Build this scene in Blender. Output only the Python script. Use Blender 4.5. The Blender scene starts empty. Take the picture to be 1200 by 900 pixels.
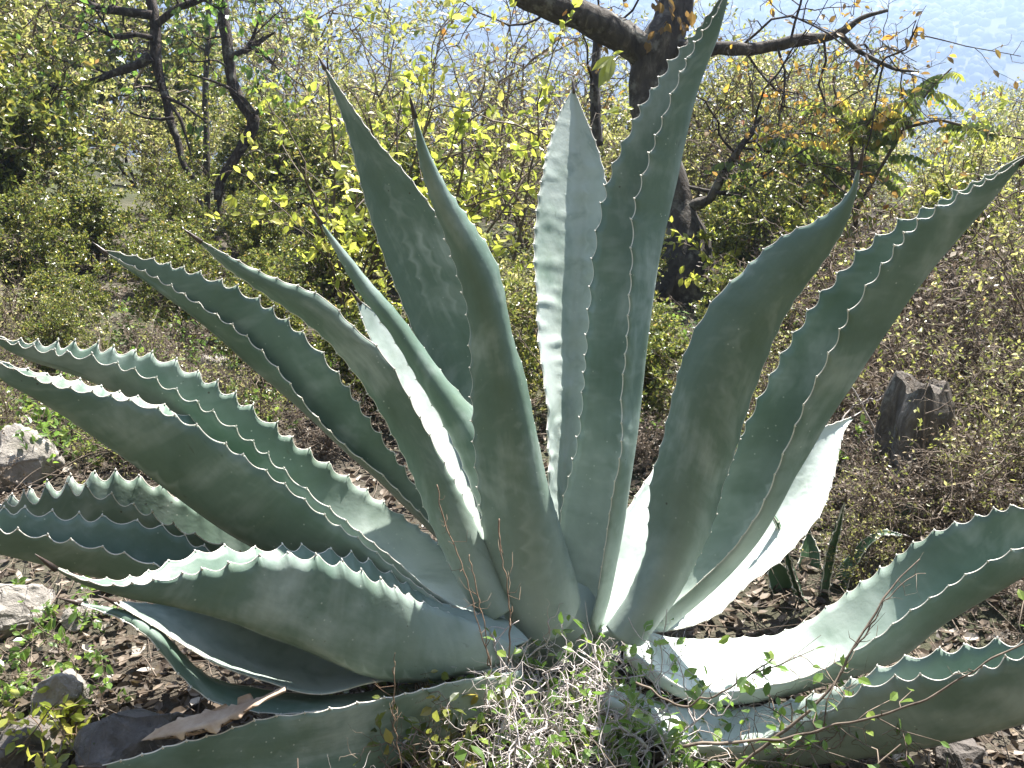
import bpy, math, random
import numpy as np
from mathutils import Vector, Matrix, noise as mnoise

# ------------------------------------------------------------------ camera, world, sun
scn = bpy.context.scene
CAMZ = 1.06
PITCH = math.radians(20.0)
FPX = 1150.0                      # focal length in pixels of a 1200 px wide picture
cam = bpy.data.cameras.new('camera')
cam.sensor_width = 36.0
cam.lens = 36.0 * FPX / 1200.0
cam.clip_start = 0.02
cam.clip_end = 5000
cam_o = bpy.data.objects.new('camera', cam)
scn.collection.objects.link(cam_o)
cam_o.location = (0, 0, CAMZ)
cam_o.rotation_euler = (math.pi / 2 - PITCH, 0, 0)
scn.camera = cam_o
scn.render.resolution_x = 1024
scn.render.resolution_y = 768

SUN_AZ = math.radians(28)         # to the right of straight ahead
SUN_EL = math.radians(58)
w = bpy.data.worlds.new('World')
scn.world = w
w.use_nodes = True
nt = w.node_tree
nt.nodes.clear()
sky = nt.nodes.new('ShaderNodeTexSky')
sky.sky_type = 'NISHITA'
sky.sun_disc = False
sky.sun_elevation = SUN_EL
sky.sun_rotation = SUN_AZ
bg = nt.nodes.new('ShaderNodeBackground')
bg.inputs['Strength'].default_value = 0.05
wo = nt.nodes.new('ShaderNodeOutputWorld')
nt.links.new(sky.outputs[0], bg.inputs[0])
nt.links.new(bg.outputs[0], wo.inputs[0])

sl = bpy.data.lights.new('sun', 'SUN')
sl.energy = 5.0
sl.angle = math.radians(0.5)
sl.color = (1.0, 0.95, 0.87)
so = bpy.data.objects.new('sun', sl)
scn.collection.objects.link(so)
sdir = Vector((math.sin(SUN_AZ) * math.cos(SUN_EL), math.cos(SUN_AZ) * math.cos(SUN_EL), math.sin(SUN_EL)))
so.rotation_euler = sdir.to_track_quat('Z', 'Y').to_euler()
so.location = (20, 40, 60)

scn.view_settings.view_transform = 'Standard'
scn.view_settings.look = 'None'
scn.view_settings.gamma = 1.0
scn.view_settings.exposure = 2.25
scn.view_settings.use_curve_mapping = False
scn.render.engine = 'CYCLES'
scn.cycles.max_bounces = 5
scn.cycles.diffuse_bounces = 3
scn.cycles.glossy_bounces = 2
scn.cycles.transmission_bounces = 4
scn.cycles.transparent_max_bounces = 8
scn.cycles.volume_bounces = 0

# ------------------------------------------------------------------ helpers
C = scn.collection
cp, sp = math.cos(PITCH), math.sin(PITCH)


def at(px, py, d):
    """picture pixel (1200x900) at a distance d along the view axis -> world point"""
    x = (px - 600.0) / FPX * d
    y = -(py - 450.0) / FPX * d
    return np.array((x, d * cp + y * sp, CAMZ + y * cp - d * sp))


def at_many(P, d):
    P = np.asarray(P, float)
    d = np.asarray(d, float)
    x = (P[:, 0] - 600.0) / FPX * d
    y = -(P[:, 1] - 450.0) / FPX * d
    return np.stack((x, d * cp + y * sp, CAMZ + y * cp - d * sp), 1)


def hgt(x, y):
    z = 0.02 * math.sin(2.1 * x + 0.6) * math.cos(1.7 * y) + 0.035 * mnoise.noise((x * 1.3, y * 1.3, 0.3))
    z += 0.012 * mnoise.noise((x * 5, y * 5, 2.3))
    if x < -1.3:
        z += 0.10 * min(-x - 1.3, 6)
    if y > 5.5:
        t = y - 5.5
        z -= 0.12 * t + 0.0016 * min(t, 60) ** 2
        z += 0.2 * mnoise.noise((x * .3, y * .3, 4)) * min(t, 1)
    if y < -.6:
        z += min(1.35 * max(0, -1.0 - y), 26) + .25 * (-.6 - y)  # unseen steep bank behind the camera, added to block sky light
    return z


def ground_hit(px, py):
    """where the view ray through a pixel meets the ground"""
    a = at(px, py, 1.0) - np.array((0, 0, CAMZ))
    t = 0.5
    for _ in range(4000):
        p = np.array((0, 0, CAMZ)) + a * t
        if p[2] <= hgt(p[0], p[1]):
            return p
        t += 0.004 * max(1, t * .5)
    return p


def mk_mesh(name, V, F, smooth=True, attrs=None):
    V = np.asarray(V, np.float32)
    F = np.asarray(F, np.int32)
    me = bpy.data.meshes.new(name)
    me.vertices.add(len(V))
    me.vertices.foreach_set('co', V.ravel())
    k = F.shape[1]
    me.loops.add(F.size)
    me.loops.foreach_set('vertex_index', F.ravel())
    me.polygons.add(len(F))
    me.polygons.foreach_set('loop_start', np.arange(0, F.size, k, dtype=np.int32))
    me.update(calc_edges=True)
    me.polygons.foreach_set('use_smooth', np.full(len(F), smooth))
    if attrs:
        for an, av in attrs.items():
            a = me.attributes.new(an, 'FLOAT', 'POINT')
            a.data.foreach_set('value', np.asarray(av, np.float32))
    me.update()
    return me


def obj(name, me, mat, parent=None, loc=None):
    o = bpy.data.objects.new(name, me)
    C.objects.link(o)
    if mat is not None and not me.materials:
        me.materials.append(mat)
    if parent is not None:
        o.parent = parent
    if loc is not None:
        o.location = loc
    return o


def tag(o, label, cat, group=None):
    o['label'] = label
    o['category'] = cat
    if group:
        o['group'] = group
    return o


def thing(name, loc, label, cat, group=None, rz=0.0, s=1.0):
    o = bpy.data.objects.new(name, None)
    o.empty_display_size = 0.1
    C.objects.link(o)
    o.location = loc
    o.rotation_euler = (0, 0, rz)
    o.scale = (s, s, s)
    return tag(o, label, cat, group)


def copy_thing(src, loc, rz, s, label=None):
    def rec(o, parent):
        c = o.copy()
        C.objects.link(c)
        c.parent = parent
        for ch in list(o.children):
            rec(ch, c)
        return c
    r = rec(src, None)
    r.location = loc
    r.rotation_euler = (0, 0, rz)
    r.scale = (s, s, s)
    if label:
        r['label'] = label
    return r


def unit(v):
    v = np.asarray(v, float)
    return v / (np.linalg.norm(v) + 1e-12)


def join(parts):
    Vs, Fs, n = [], [], 0
    for V, F in parts:
        Vs.append(V)
        Fs.append(F + n)
        n += len(V)
    return np.concatenate(Vs), np.concatenate(Fs)


def tube(P, R, sides=5, cap=True):
    P = np.asarray(P, float)
    n = len(P)
    R = np.broadcast_to(np.asarray(R, float), (n,))
    T = np.gradient(P, axis=0)
    T /= (np.linalg.norm(T, axis=1, keepdims=True) + 1e-12)
    a = np.array((0., 0., 1.)) if abs(T[0][2]) < .9 else np.array((1., 0., 0.))
    X = np.empty_like(P)
    x = np.cross(a, T[0])
    for i in range(n):
        x = x - T[i] * x.dot(T[i])
        x /= (np.linalg.norm(x) + 1e-12)
        X[i] = x
    Y = np.cross(T, X)
    an = np.arange(sides) * 2 * math.pi / sides
    V = P[:, None, :] + R[:, None, None] * (np.cos(an)[None, :, None] * X[:, None, :] + np.sin(an)[None, :, None] * Y[:, None, :])
    V = V.reshape(-1, 3)
    i = np.arange(n - 1)[:, None] * sides
    j = np.arange(sides)[None, :]
    j2 = (j + 1) % sides
    F = np.stack((i + j, i + j2, i + sides + j2, i + sides + j), -1).reshape(-1, 4)
    if cap:
        c0, c1 = len(V), len(V) + 1
        V = np.concatenate((V, P[:1], P[-1:] + T[-1:] * R[-1] * .5))
        jj = np.arange(sides)
        e = (n - 1) * sides
        F = np.concatenate((F,
                            np.stack((np.full(sides, c0), (jj + 1) % sides, jj, np.full(sides, c0)), 1)[:, [0, 1, 2, 2]],
                            np.stack((np.full(sides, c1), e + jj, e + (jj + 1) % sides, e + (jj + 1) % sides), 1)))
    return V, F


def fix_quads(V, F):
    """degenerate quads -> triangles all over"""
    T = np.concatenate((F[:, [0, 1, 2]], F[:, [0, 2, 3]]))
    ok = (T[:, 0] != T[:, 1]) & (T[:, 1] != T[:, 2]) & (T[:, 0] != T[:, 2])
    return V, T[ok]


def smooth_line(P, n, passes=2):
    """even resampling of a polyline with rounding of its corners"""
    P = np.asarray(P, float)
    d = np.r_[0, np.cumsum(np.linalg.norm(np.diff(P, axis=0), axis=1))]
    m = 160
    s = np.linspace(0, d[-1], m)
    Q = np.stack([np.interp(s, d, P[:, k]) for k in range(P.shape[1])], 1)
    k = max(3, int(m / len(P) * .45))
    for _ in range(passes):
        pad = np.concatenate((2 * Q[:1] - Q[k:0:-1], Q, 2 * Q[-1:] - Q[-2:-k - 2:-1]))
        ker = np.hanning(2 * k + 1)
        ker /= ker.sum()
        Q = np.stack([np.convolve(pad[:, c], ker, 'valid') for c in range(P.shape[1])], 1)
    d = np.r_[0, np.cumsum(np.linalg.norm(np.diff(Q, axis=0), axis=1))]
    s = np.linspace(0, d[-1], n)
    return np.stack([np.interp(s, d, Q[:, c]) for c in range(P.shape[1])], 1)


# ------------------------------------------------------------------ materials
def new_mat(name):
    m = bpy.data.materials.new(name)
    m.use_nodes = True
    n = m.node_tree
    n.nodes.clear()
    out = n.nodes.new('ShaderNodeOutputMaterial')
    return m, n, out


class NT:
    def __init__(self, n):
        self.n = n

    def node(self, t, **kw):
        x = self.n.nodes.new(t)
        for k, v in kw.items():
            setattr(x, k, v)
        return x

    def link(self, a, b):
        self.n.links.new(a, b)

    def val(self, x, sock):
        if isinstance(x, (int, float)):
            sock.default_value = x
        else:
            self.link(x, sock)

    def math(self, op, a, b=0.0, c=0.0, clamp=False):
        x = self.node('ShaderNodeMath', operation=op, use_clamp=clamp)
        self.val(a, x.inputs[0])
        self.val(b, x.inputs[1])
        self.val(c, x.inputs[2])
        return x.outputs[0]

    def noise(self, vec, scale, detail=4, rough=.55, dist=0):
        x = self.node('ShaderNodeTexNoise')
        if vec is not None:
            self.link(vec, x.inputs['Vector'])
        x.inputs['Scale'].default_value = scale
        x.inputs['Detail'].default_value = detail
        x.inputs['Roughness'].default_value = rough
        x.inputs['Distortion'].default_value = dist
        return x.outputs['Fac']

    def ramp(self, fac, stops):
        x = self.node('ShaderNodeValToRGB')
        e = x.color_ramp.elements
        while len(e) > 1:
            e.remove(e[-1])
        e[0].position = stops[0][0]
        c = stops[0][1]
        e[0].color = (*c, 1) if len(c) == 3 else c
        for p, c in stops[1:]:
            k = e.new(p)
            k.color = (*c, 1)
        self.link(fac, x.inputs[0])
        return x.outputs[0]

    def mix(self, fac, a, b, blend='MIX'):
        x = self.node('ShaderNodeMix', data_type='RGBA', blend_type=blend)
        self.val(fac, x.inputs[0])
        for v, s in ((a, x.inputs[6]), (b, x.inputs[7])):
            if isinstance(v, tuple):
                s.default_value = (*v, 1)
            else:
                self.link(v, s)
        return x.outputs[2]

    def smooth(self, v, a, b):
        x = self.node('ShaderNodeMapRange', interpolation_type='SMOOTHSTEP')
        self.val(v, x.inputs[0])
        x.inputs[1].default_value = a
        x.inputs[2].default_value = b
        return x.outputs[0]

    def attr(self, name):
        x = self.node('ShaderNodeAttribute', attribute_name=name)
        return x.outputs['Fac']

    def obj(self):
        return self.node('ShaderNodeTexCoord').outputs['Object']

    def bump(self, h, strength, dist=.01):
        x = self.node('ShaderNodeBump')
        x.inputs['Strength'].default_value = strength
        x.inputs['Distance'].default_value = dist
        self.link(h, x.inputs['Height'])
        return x.outputs[0]


def principled(t, out, col, rough=.6, normal=None, spec=.5):
    p = t.node('ShaderNodeBsdfPrincipled')
    if isinstance(col, tuple):
        p.inputs['Base Color'].default_value = (*col, 1)
    else:
        t.link(col, p.inputs['Base Color'])
    t.val(rough, p.inputs['Roughness'])
    p.inputs['Specular IOR Level'].default_value = spec
    if normal is not None:
        t.link(normal, p.inputs['Normal'])
    if out is not None:
        t.link(p.outputs[0], out.inputs[0])
    return p


def agave_mat(name, dark, light, pale):
    m, n, out = new_mat(name)
    t = NT(n)
    oc = t.obj()
    lu, ls = t.attr('lu'), t.attr('ls')
    lw = t.attr('lw')                      # half width of the blade, metres
    cmb = t.node('ShaderNodeCombineXYZ')
    t.link(t.math('MULTIPLY', lu, lw), cmb.inputs[0])
    t.link(t.math('MULTIPLY', ls, .16), cmb.inputs[1])
    t.link(t.attr('lr'), cmb.inputs[2])
    uv = cmb.outputs[0]
    big = t.noise(oc, 5.0, 4, .55, .6)
    streak = t.noise(uv, 60, 4, .6)
    fine = t.noise(oc, 130, 3, .6)
    c = t.ramp(t.math('ADD', t.math('MULTIPLY', big, .8), t.math('MULTIPLY', streak, .3)),
               [(.34, dark), (.58, light), (.86, pale)])
    # paler waxy coat towards the base, plus sunlight painted into chosen blades
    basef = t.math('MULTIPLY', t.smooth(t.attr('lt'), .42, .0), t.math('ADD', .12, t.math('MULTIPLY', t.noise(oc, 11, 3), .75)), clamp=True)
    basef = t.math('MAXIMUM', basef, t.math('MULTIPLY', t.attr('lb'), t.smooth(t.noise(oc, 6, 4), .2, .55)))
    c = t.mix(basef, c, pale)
    # scalloped prints left by the neighbouring blade in the bud
    pr = None
    for k, (off, per, ph) in enumerate(((.042, .034, .0), (.075, .036, .4))):
        d = t.math('SUBTRACT', lw, t.math('ABSOLUTE', t.math('MULTIPLY', lu, lw)))
        fr = t.math('FRACT', t.math('ADD', t.math('DIVIDE', ls, per), ph))
        arc = t.math('MULTIPLY', t.math('SINE', t.math('MULTIPLY', fr, math.pi)), .009)
        e = t.math('SUBTRACT', t.math('SUBTRACT', d, off), arc)
        e = t.math('ADD', e, t.math('MULTIPLY', t.math('SUBTRACT', t.noise(oc, 25, 2), .5), .012))
        side = t.smooth(e, -.001, .006)
        line = t.math('SUBTRACT', side, t.smooth(e, .003, .02))
        pr = line if pr is None else t.math('MAXIMUM', pr, line)
    patchy = t.smooth(t.noise(oc, 7, 2), .42, .62)
    pr = t.math('MULTIPLY', pr, patchy)
    c = t.mix(t.math('MULTIPLY', pr, .38), c, pale)
    cb = t.node('ShaderNodeCombineXYZ')
    t.link(t.math('ADD', ls, t.math('MULTIPLY', t.math('MULTIPLY', lu, lu), .05)), cb.inputs[0])
    t.link(t.math('MULTIPLY', lu, .05), cb.inputs[1])
    t.link(t.attr('lr'), cb.inputs[2])
    band = t.noise(cb.outputs[0], 17, 3, .6)
    c = t.mix(t.math('MULTIPLY', t.smooth(band, .50, .72), .22), c, pale)
    c = t.mix(t.math('MULTIPLY', t.smooth(band, .47, .28), .35), c, dark)
    # brown-green weathering, pale flecks, dark scratches
    c = t.mix(t.math('MULTIPLY', t.smooth(t.noise(oc, 9, 5, .65, 1.2), .52, .72), .16), c, (.12, .17, .08))
    vo = t.node('ShaderNodeTexVoronoi')
    t.link(oc, vo.inputs['Vector'])
    vo.inputs['Scale'].default_value = 75
    fleck = t.math('MULTIPLY', t.smooth(vo.outputs['Distance'], .13, .06), t.smooth(t.noise(oc, 12, 2), .50, .62))
    c = t.mix(t.math('MULTIPLY', fleck, .65), c, (.5, .54, .48))
    vo2 = t.node('ShaderNodeTexVoronoi')
    t.link(oc, vo2.inputs['Vector'])
    vo2.inputs['Scale'].default_value = 38
    spot = t.math('MULTIPLY', t.smooth(vo2.outputs['Distance'], .085, .05), t.smooth(t.noise(oc, 6, 2), .56, .64))
    c = t.mix(t.math('MULTIPLY', spot, .8), c, (.045, .04, .025))
    sc = t.noise(uv, 210, 2, .5)
    scr = t.math('MULTIPLY', t.smooth(sc, .68, .76), t.smooth(t.noise(oc, 8, 2), .55, .68))
    c = t.mix(t.math('MULTIPLY', scr, .45), c, (.06, .07, .05))
    h = t.math('ADD', t.math('MULTIPLY', t.noise(oc, 30, 3), .6), t.math('ADD', t.math('MULTIPLY', pr, .22), t.math('MULTIPLY', fine, .08)))
    nr = t.bump(h, .35, .006)
    ro = t.math('ADD', .36, t.math('MULTIPLY', t.noise(oc, 14, 3), .3))
    principled(t, out, c, ro, nr, .5)
    return m


def leaf_mat(name, stops, trans=.45, tcol=None, rough=.33, spec=.7):
    """small leaves: colour varies from leaf to leaf (attribute rnd), light passes through"""
    m, n, out = new_mat(name)
    t = NT(n)
    r = t.attr('rnd')
    c = t.ramp(r, stops)
    oc = t.obj()
    c = t.mix(t.math('MULTIPLY', t.smooth(t.noise(oc, 60, 2), .5, .75), .25), c, (.2, .16, .06))
    p = principled(t, None, c, rough, None, spec)
    tr = t.node('ShaderNodeBsdfTranslucent')
    hs = t.node('ShaderNodeHueSaturation')
    hs.inputs['Saturation'].default_value = 1.03
    hs.inputs['Value'].default_value = 1.8
    t.link(c, hs.inputs['Color'])
    t.link(hs.outputs[0], tr.inputs[0])
    mx = t.node('ShaderNodeMixShader')
    mx.inputs[0].default_value = trans
    t.link(p.outputs[0], mx.inputs[1])
    t.link(tr.outputs[0], mx.inputs[2])
    t.link(mx.outputs[0], out.inputs[0])
    return m


def bark_mat(name, a, b, c3, scale=18):
    m, n, out = new_mat(name)
    t = NT(n)
    oc = t.obj()
    mp = t.node('ShaderNodeMapping')
    mp.inputs['Scale'].default_value = (1, 1, .35)
    t.link(oc, mp.inputs[0])
    f = t.noise(mp.outputs[0], scale, 6, .65, .8)
    c = t.ramp(f, [(.3, a), (.55, b), (.75, c3)])
    lich = t.smooth(t.noise(oc, scale * .6, 4, .6), .55, .68)
    c = t.mix(t.math('MULTIPLY', lich, .5), c, (.3, .3, .27))
    principled(t, out, c, .85, t.bump(f, .9, .02), .25)
    return m


def plain_mat(name, a, b, scale=30, rough=.7, bump=.4, spec=.3, dist=.005):
    m, n, out = new_mat(name)
    t = NT(n)
    oc = t.obj()
    f = t.noise(oc, scale, 5, .6, .4)
    c = t.ramp(f, [(.3, a), (.7, b)])
    principled(t, out, c, rough, t.bump(f, bump, dist), spec)
    return m


M = {}
M['agave'] = agave_mat('agave_skin', (.068, .118, .080), (.124, .188, .148), (.46, .52, .49))
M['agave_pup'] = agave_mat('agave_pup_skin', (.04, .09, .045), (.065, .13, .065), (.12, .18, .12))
M['margin'] = plain_mat('agave_margin', (.50, .47, .40), (.78, .76, .70), 60, .35, .2, .5)
M['spine'] = plain_mat('agave_spine', (.03, .022, .018), (.09, .06, .045), 60, .4, .2, .5)
M['dead'] = plain_mat('dead_agave_leaf', (.28, .19, .13), (.62, .51, .40), 14, .75, .8, .2, .01)
M['bark'] = bark_mat('grey_bark', (.025, .021, .018), (.075, .066, .058), (.19, .175, .155), 22)
M['bark_thin'] = bark_mat('dark_branch_bark', (.022, .016, .014), (.06, .047, .042), (.15, .13, .12), 40)
M['twig'] = plain_mat('dry_twig', (.065, .046, .034), (.25, .20, .155), 40, .75, .3, .3)
M['stump'] = bark_mat('weathered_stump', (.05, .043, .037), (.125, .11, .095), (.27, .245, .22), 26)
M['twig_pale'] = plain_mat('pale_grey_twig', (.28, .24, .225), (.60, .55, .53), 45, .7, .4, .3)
M['twig_dark'] = plain_mat('dark_stem', (.05, .038, .028), (.14, .11, .08), 40, .75, .3, .3)
M['stalk'] = plain_mat('brown_stalk', (.10, .06, .04), (.26, .18, .12), 60, .6, .2, .3)

M['lf_scrub'] = leaf_mat('scrub_leaf', [(0, (.035, .052, .014)), (.35, (.08, .11, .024)), (.7, (.18, .20, .04)), (.92, (.32, .27, .07)), (1, (.32, .19, .08))], .42)
M['lf_pale'] = leaf_mat('pale_scrub_leaf', [(0, (.08, .10, .025)), (.4, (.19, .21, .05)), (.75, (.36, .35, .13)), (.93, (.46, .40, .22)), (1, (.40, .22, .10))], .45)
M['lf_yellow'] = leaf_mat('yellow_green_leaf', [(0, (.12, .16, .03)), (.4, (.26, .30, .05)), (.8, (.42, .42, .08)), (1, (.50, .45, .13))], .5)
M['lf_green'] = leaf_mat('fresh_green_leaf', [(0, (.06, .12, .025)), (.5, (.12, .21, .04)), (1, (.24, .32, .06))], .45)
M['lf_pinnate'] = leaf_mat('pinnate_leaf', [(0, (.06, .09, .02)), (.5, (.14, .19, .035)), (.85, (.30, .30, .05)), (1, (.45, .27, .05))], .5)
M['lf_dry'] = leaf_mat('dry_leaf', [(0, (.030, .022, .017)), (.4, (.085, .064, .047)), (.75, (.22, .175, .135)), (1, (.48, .44, .39))], .2, rough=.6, spec=.3)
M['lf_brown'] = leaf_mat('brown_tree_leaf', [(0, (.10, .06, .025)), (.5, (.22, .14, .04)), (.8, (.38, .26, .05)), (1, (.30, .08, .03))], .45)
M['lf_hill'] = leaf_mat('hill_crown', [(0, (.05, .07, .03)), (.5, (.09, .10, .045)), (1, (.16, .14, .08))], .0, rough=.9, spec=.1)


def rock_mat(name, a, b, c3):
    m, n, out = new_mat(name)
    t = NT(n)
    oc = t.obj()
    f = t.noise(oc, 7, 8, .62, .5)
    g = t.noise(oc, 45, 5, .7)
    c = t.ramp(t.math('ADD', t.math('MULTIPLY', f, .7), t.math('MULTIPLY', g, .3)), [(.32, a), (.52, b), (.68, c3)])
    c = t.mix(t.math('MULTIPLY', t.smooth(t.noise(oc, 16, 5, .7), .56, .66), .7), c, (.05, .048, .042))
    principled(t, out, c, .9, t.bump(t.math('ADD', f, t.math('MULTIPLY', g, .5)), .8, .02), .2)
    return m


M['rock'] = rock_mat('limestone', (.16, .145, .13), (.27, .25, .225), (.42, .39, .35))
M['rock_dark'] = rock_mat('dark_stone', (.07, .065, .06), (.14, .125, .115), (.27, .24, .22))


def ground_mat():
    m, n, out = new_mat('soil')
    t = NT(n)
    oc = t.obj()
    f = t.noise(oc, 3.5, 8, .65, .5)
    g = t.noise(oc, 40, 6, .7)
    c = t.ramp(t.math('ADD', t.math('MULTIPLY', f, .6), t.math('MULTIPLY', g, .4)),
               [(.33, (.036, .030, .024)), (.5, (.085, .073, .058)), (.66, (.18, .16, .13))])
    c = t.mix(t.math('MULTIPLY', t.smooth(t.noise(oc, .35, 4), .42, .58), .6), c, (.06, .08, .035))
    principled(t, out, c, .95, t.bump(g, 1.0, .02), .15)
    return m


M['soil'] = ground_mat()


def hill_mat():
    m, n, out = new_mat('hill_ground')
    t = NT(n)
    oc = t.obj()
    f = t.noise(oc, .012, 8, .6)
    c = t.ramp(f, [(.35, (.07, .075, .035)), (.55, (.12, .11, .06)), (.7, (.20, .17, .11))])
    principled(t, out, c, .95, None, .1)
    return m


M['hill'] = hill_mat()

# ------------------------------------------------------------------ the setting
rng = np.random.default_rng(7)


def build_ground():
    u = np.linspace(-1, 1, 170)
    xs = np.sign(u) * (4.2 * np.abs(u) + 420 * np.abs(u) ** 6)
    v = np.linspace(0, 1, 230)
    v2 = np.linspace(0, 1, 26)[:-1]
    ys = np.r_[-30 + 27 * v2 ** .6, -3.0 + 10 * v + 413 * v ** 6]
    X, Y = np.meshgrid(xs, ys)
    Z = np.array([[hgt(a, b) for a in xs] for b in ys])
    V = np.stack((X, Y, Z), -1).reshape(-1, 3)
    nx, ny = len(xs), len(ys)
    i = np.arange(ny - 1)[:, None] * nx + np.arange(nx - 1)[None, :]
    F = np.stack((i, i + 1, i + nx + 1, i + nx), -1).reshape(-1, 4)
    o = obj('ground', mk_mesh('ground', V, F), M['soil'])
    o['kind'] = 'structure'


build_ground()


def hill_h(x, y):
    t = (y - 250) / 1000.0
    z = -75 + 215 * max(0, t) ** .9
    z += 26 * mnoise.noise((x * .0034, y * .0034, 1.0)) + 34 * mnoise.noise((x * .0014, y * .0014, 5.0))
    z += 20 * abs(mnoise.noise((x * .006 + y * .0017, y * .0027, 9.0)))
    return min(z, 84)


def build_hill():
    xs = np.linspace(-1250, 1250, 170)
    ys = np.linspace(250, 1250, 100)
    V = np.array([(x, y, hill_h(x, y)) for y in ys for x in xs])
    nx, ny = len(xs), len(ys)
    i = np.arange(ny - 1)[:, None] * nx + np.arange(nx - 1)[None, :]
    F = np.stack((i, i + 1, i + nx + 1, i + nx), -1).reshape(-1, 4)
    o = obj('hill', mk_mesh('hill', V, F), M['hill'])
    o['kind'] = 'structure'
    # forest on the far slope: thousands of lumpy crowns in one mass
    r = np.random.default_rng(3)
    base = []
    import bmesh
    for k in range(4):
        bm = bmesh.new()
        bmesh.ops.create_icosphere(bm, subdivisions=1, radius=1)
        bv = np.array([vv.co[:] for vv in bm.verts])
        nn = np.array([1 + .45 * mnoise.noise((p[0] * 1.7 + k * 9, p[1] * 1.7, p[2] * 1.7)) for p in bv])
        bv = bv * nn[:, None]
        bf = np.array([[q.index for q in f.verts] for f in bm.faces])
        bm.free()
        base.append((bv, bf))
    parts, rnd = [], []
    for _ in range(13000):
        y = 330 + 870 * r.random() ** 1.3
        x = r.uniform(-.62, .62) * y
        s = r.uniform(1.2, 3.8) * (.7 + y / 1500)
        bv, bf = base[r.integers(4)]
        a = r.uniform(0, 6.28)
        ca, sa = math.cos(a), math.sin(a)
        q = bv @ np.array(((ca, sa, 0), (-sa, ca, 0), (0, 0, r.uniform(.7, 1.1)))) * s
        parts.append((q + (x, y, hill_h(x, y) + s * .4), bf))
        rnd.append(np.full(len(bv), r.random()))
    V, F = join(parts)
    f = obj('hillside_forest', mk_mesh('hillside_forest', V, F, True, {'rnd': np.concatenate(rnd)}), M['lf_hill'])
    f['kind'] = 'stuff'
    tag(f, 'hazy forest covering the far slope across the valley', 'forest')


build_hill()


def build_haze():
    V = np.array([(x, y, z) for x in (-1260, 1260) for y in (-34, 1260) for z in (-160, 97)], float)
    F = np.array([(0, 1, 3, 2), (4, 6, 7, 5), (0, 4, 5, 1), (2, 3, 7, 6), (0, 2, 6, 4), (1, 5, 7, 3)])
    m, n, out = new_mat('haze_air')
    p = n.nodes.new('ShaderNodeVolumePrincipled')
    p.inputs['Color'].default_value = (.40, .54, .80, 1)
    p.inputs['Density'].default_value = .0024
    p.inputs['Density Attribute'].default_value = ''
    p.inputs['Temperature Attribute'].default_value = ''
    m.cycles.homogeneous_volume = True
    p.inputs['Anisotropy'].default_value = .35
    n.links.new(p.outputs[0], out.inputs['Volume'])
    o = obj('haze', mk_mesh('haze', V, F, False), m)
    o['kind'] = 'stuff'
    tag(o, 'pale blue haze in the air over the valley', 'haze')


build_haze()

# ------------------------------------------------------------------ the agave
AG = at(655, 735, 1.70)
AGB = np.array((AG[0], AG[1], hgt(AG[0], AG[1])))
agave = thing('agave', AGB, 'huge blue-green agave rosette with broad toothed leaves rising from the stony ground', 'agave')


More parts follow.
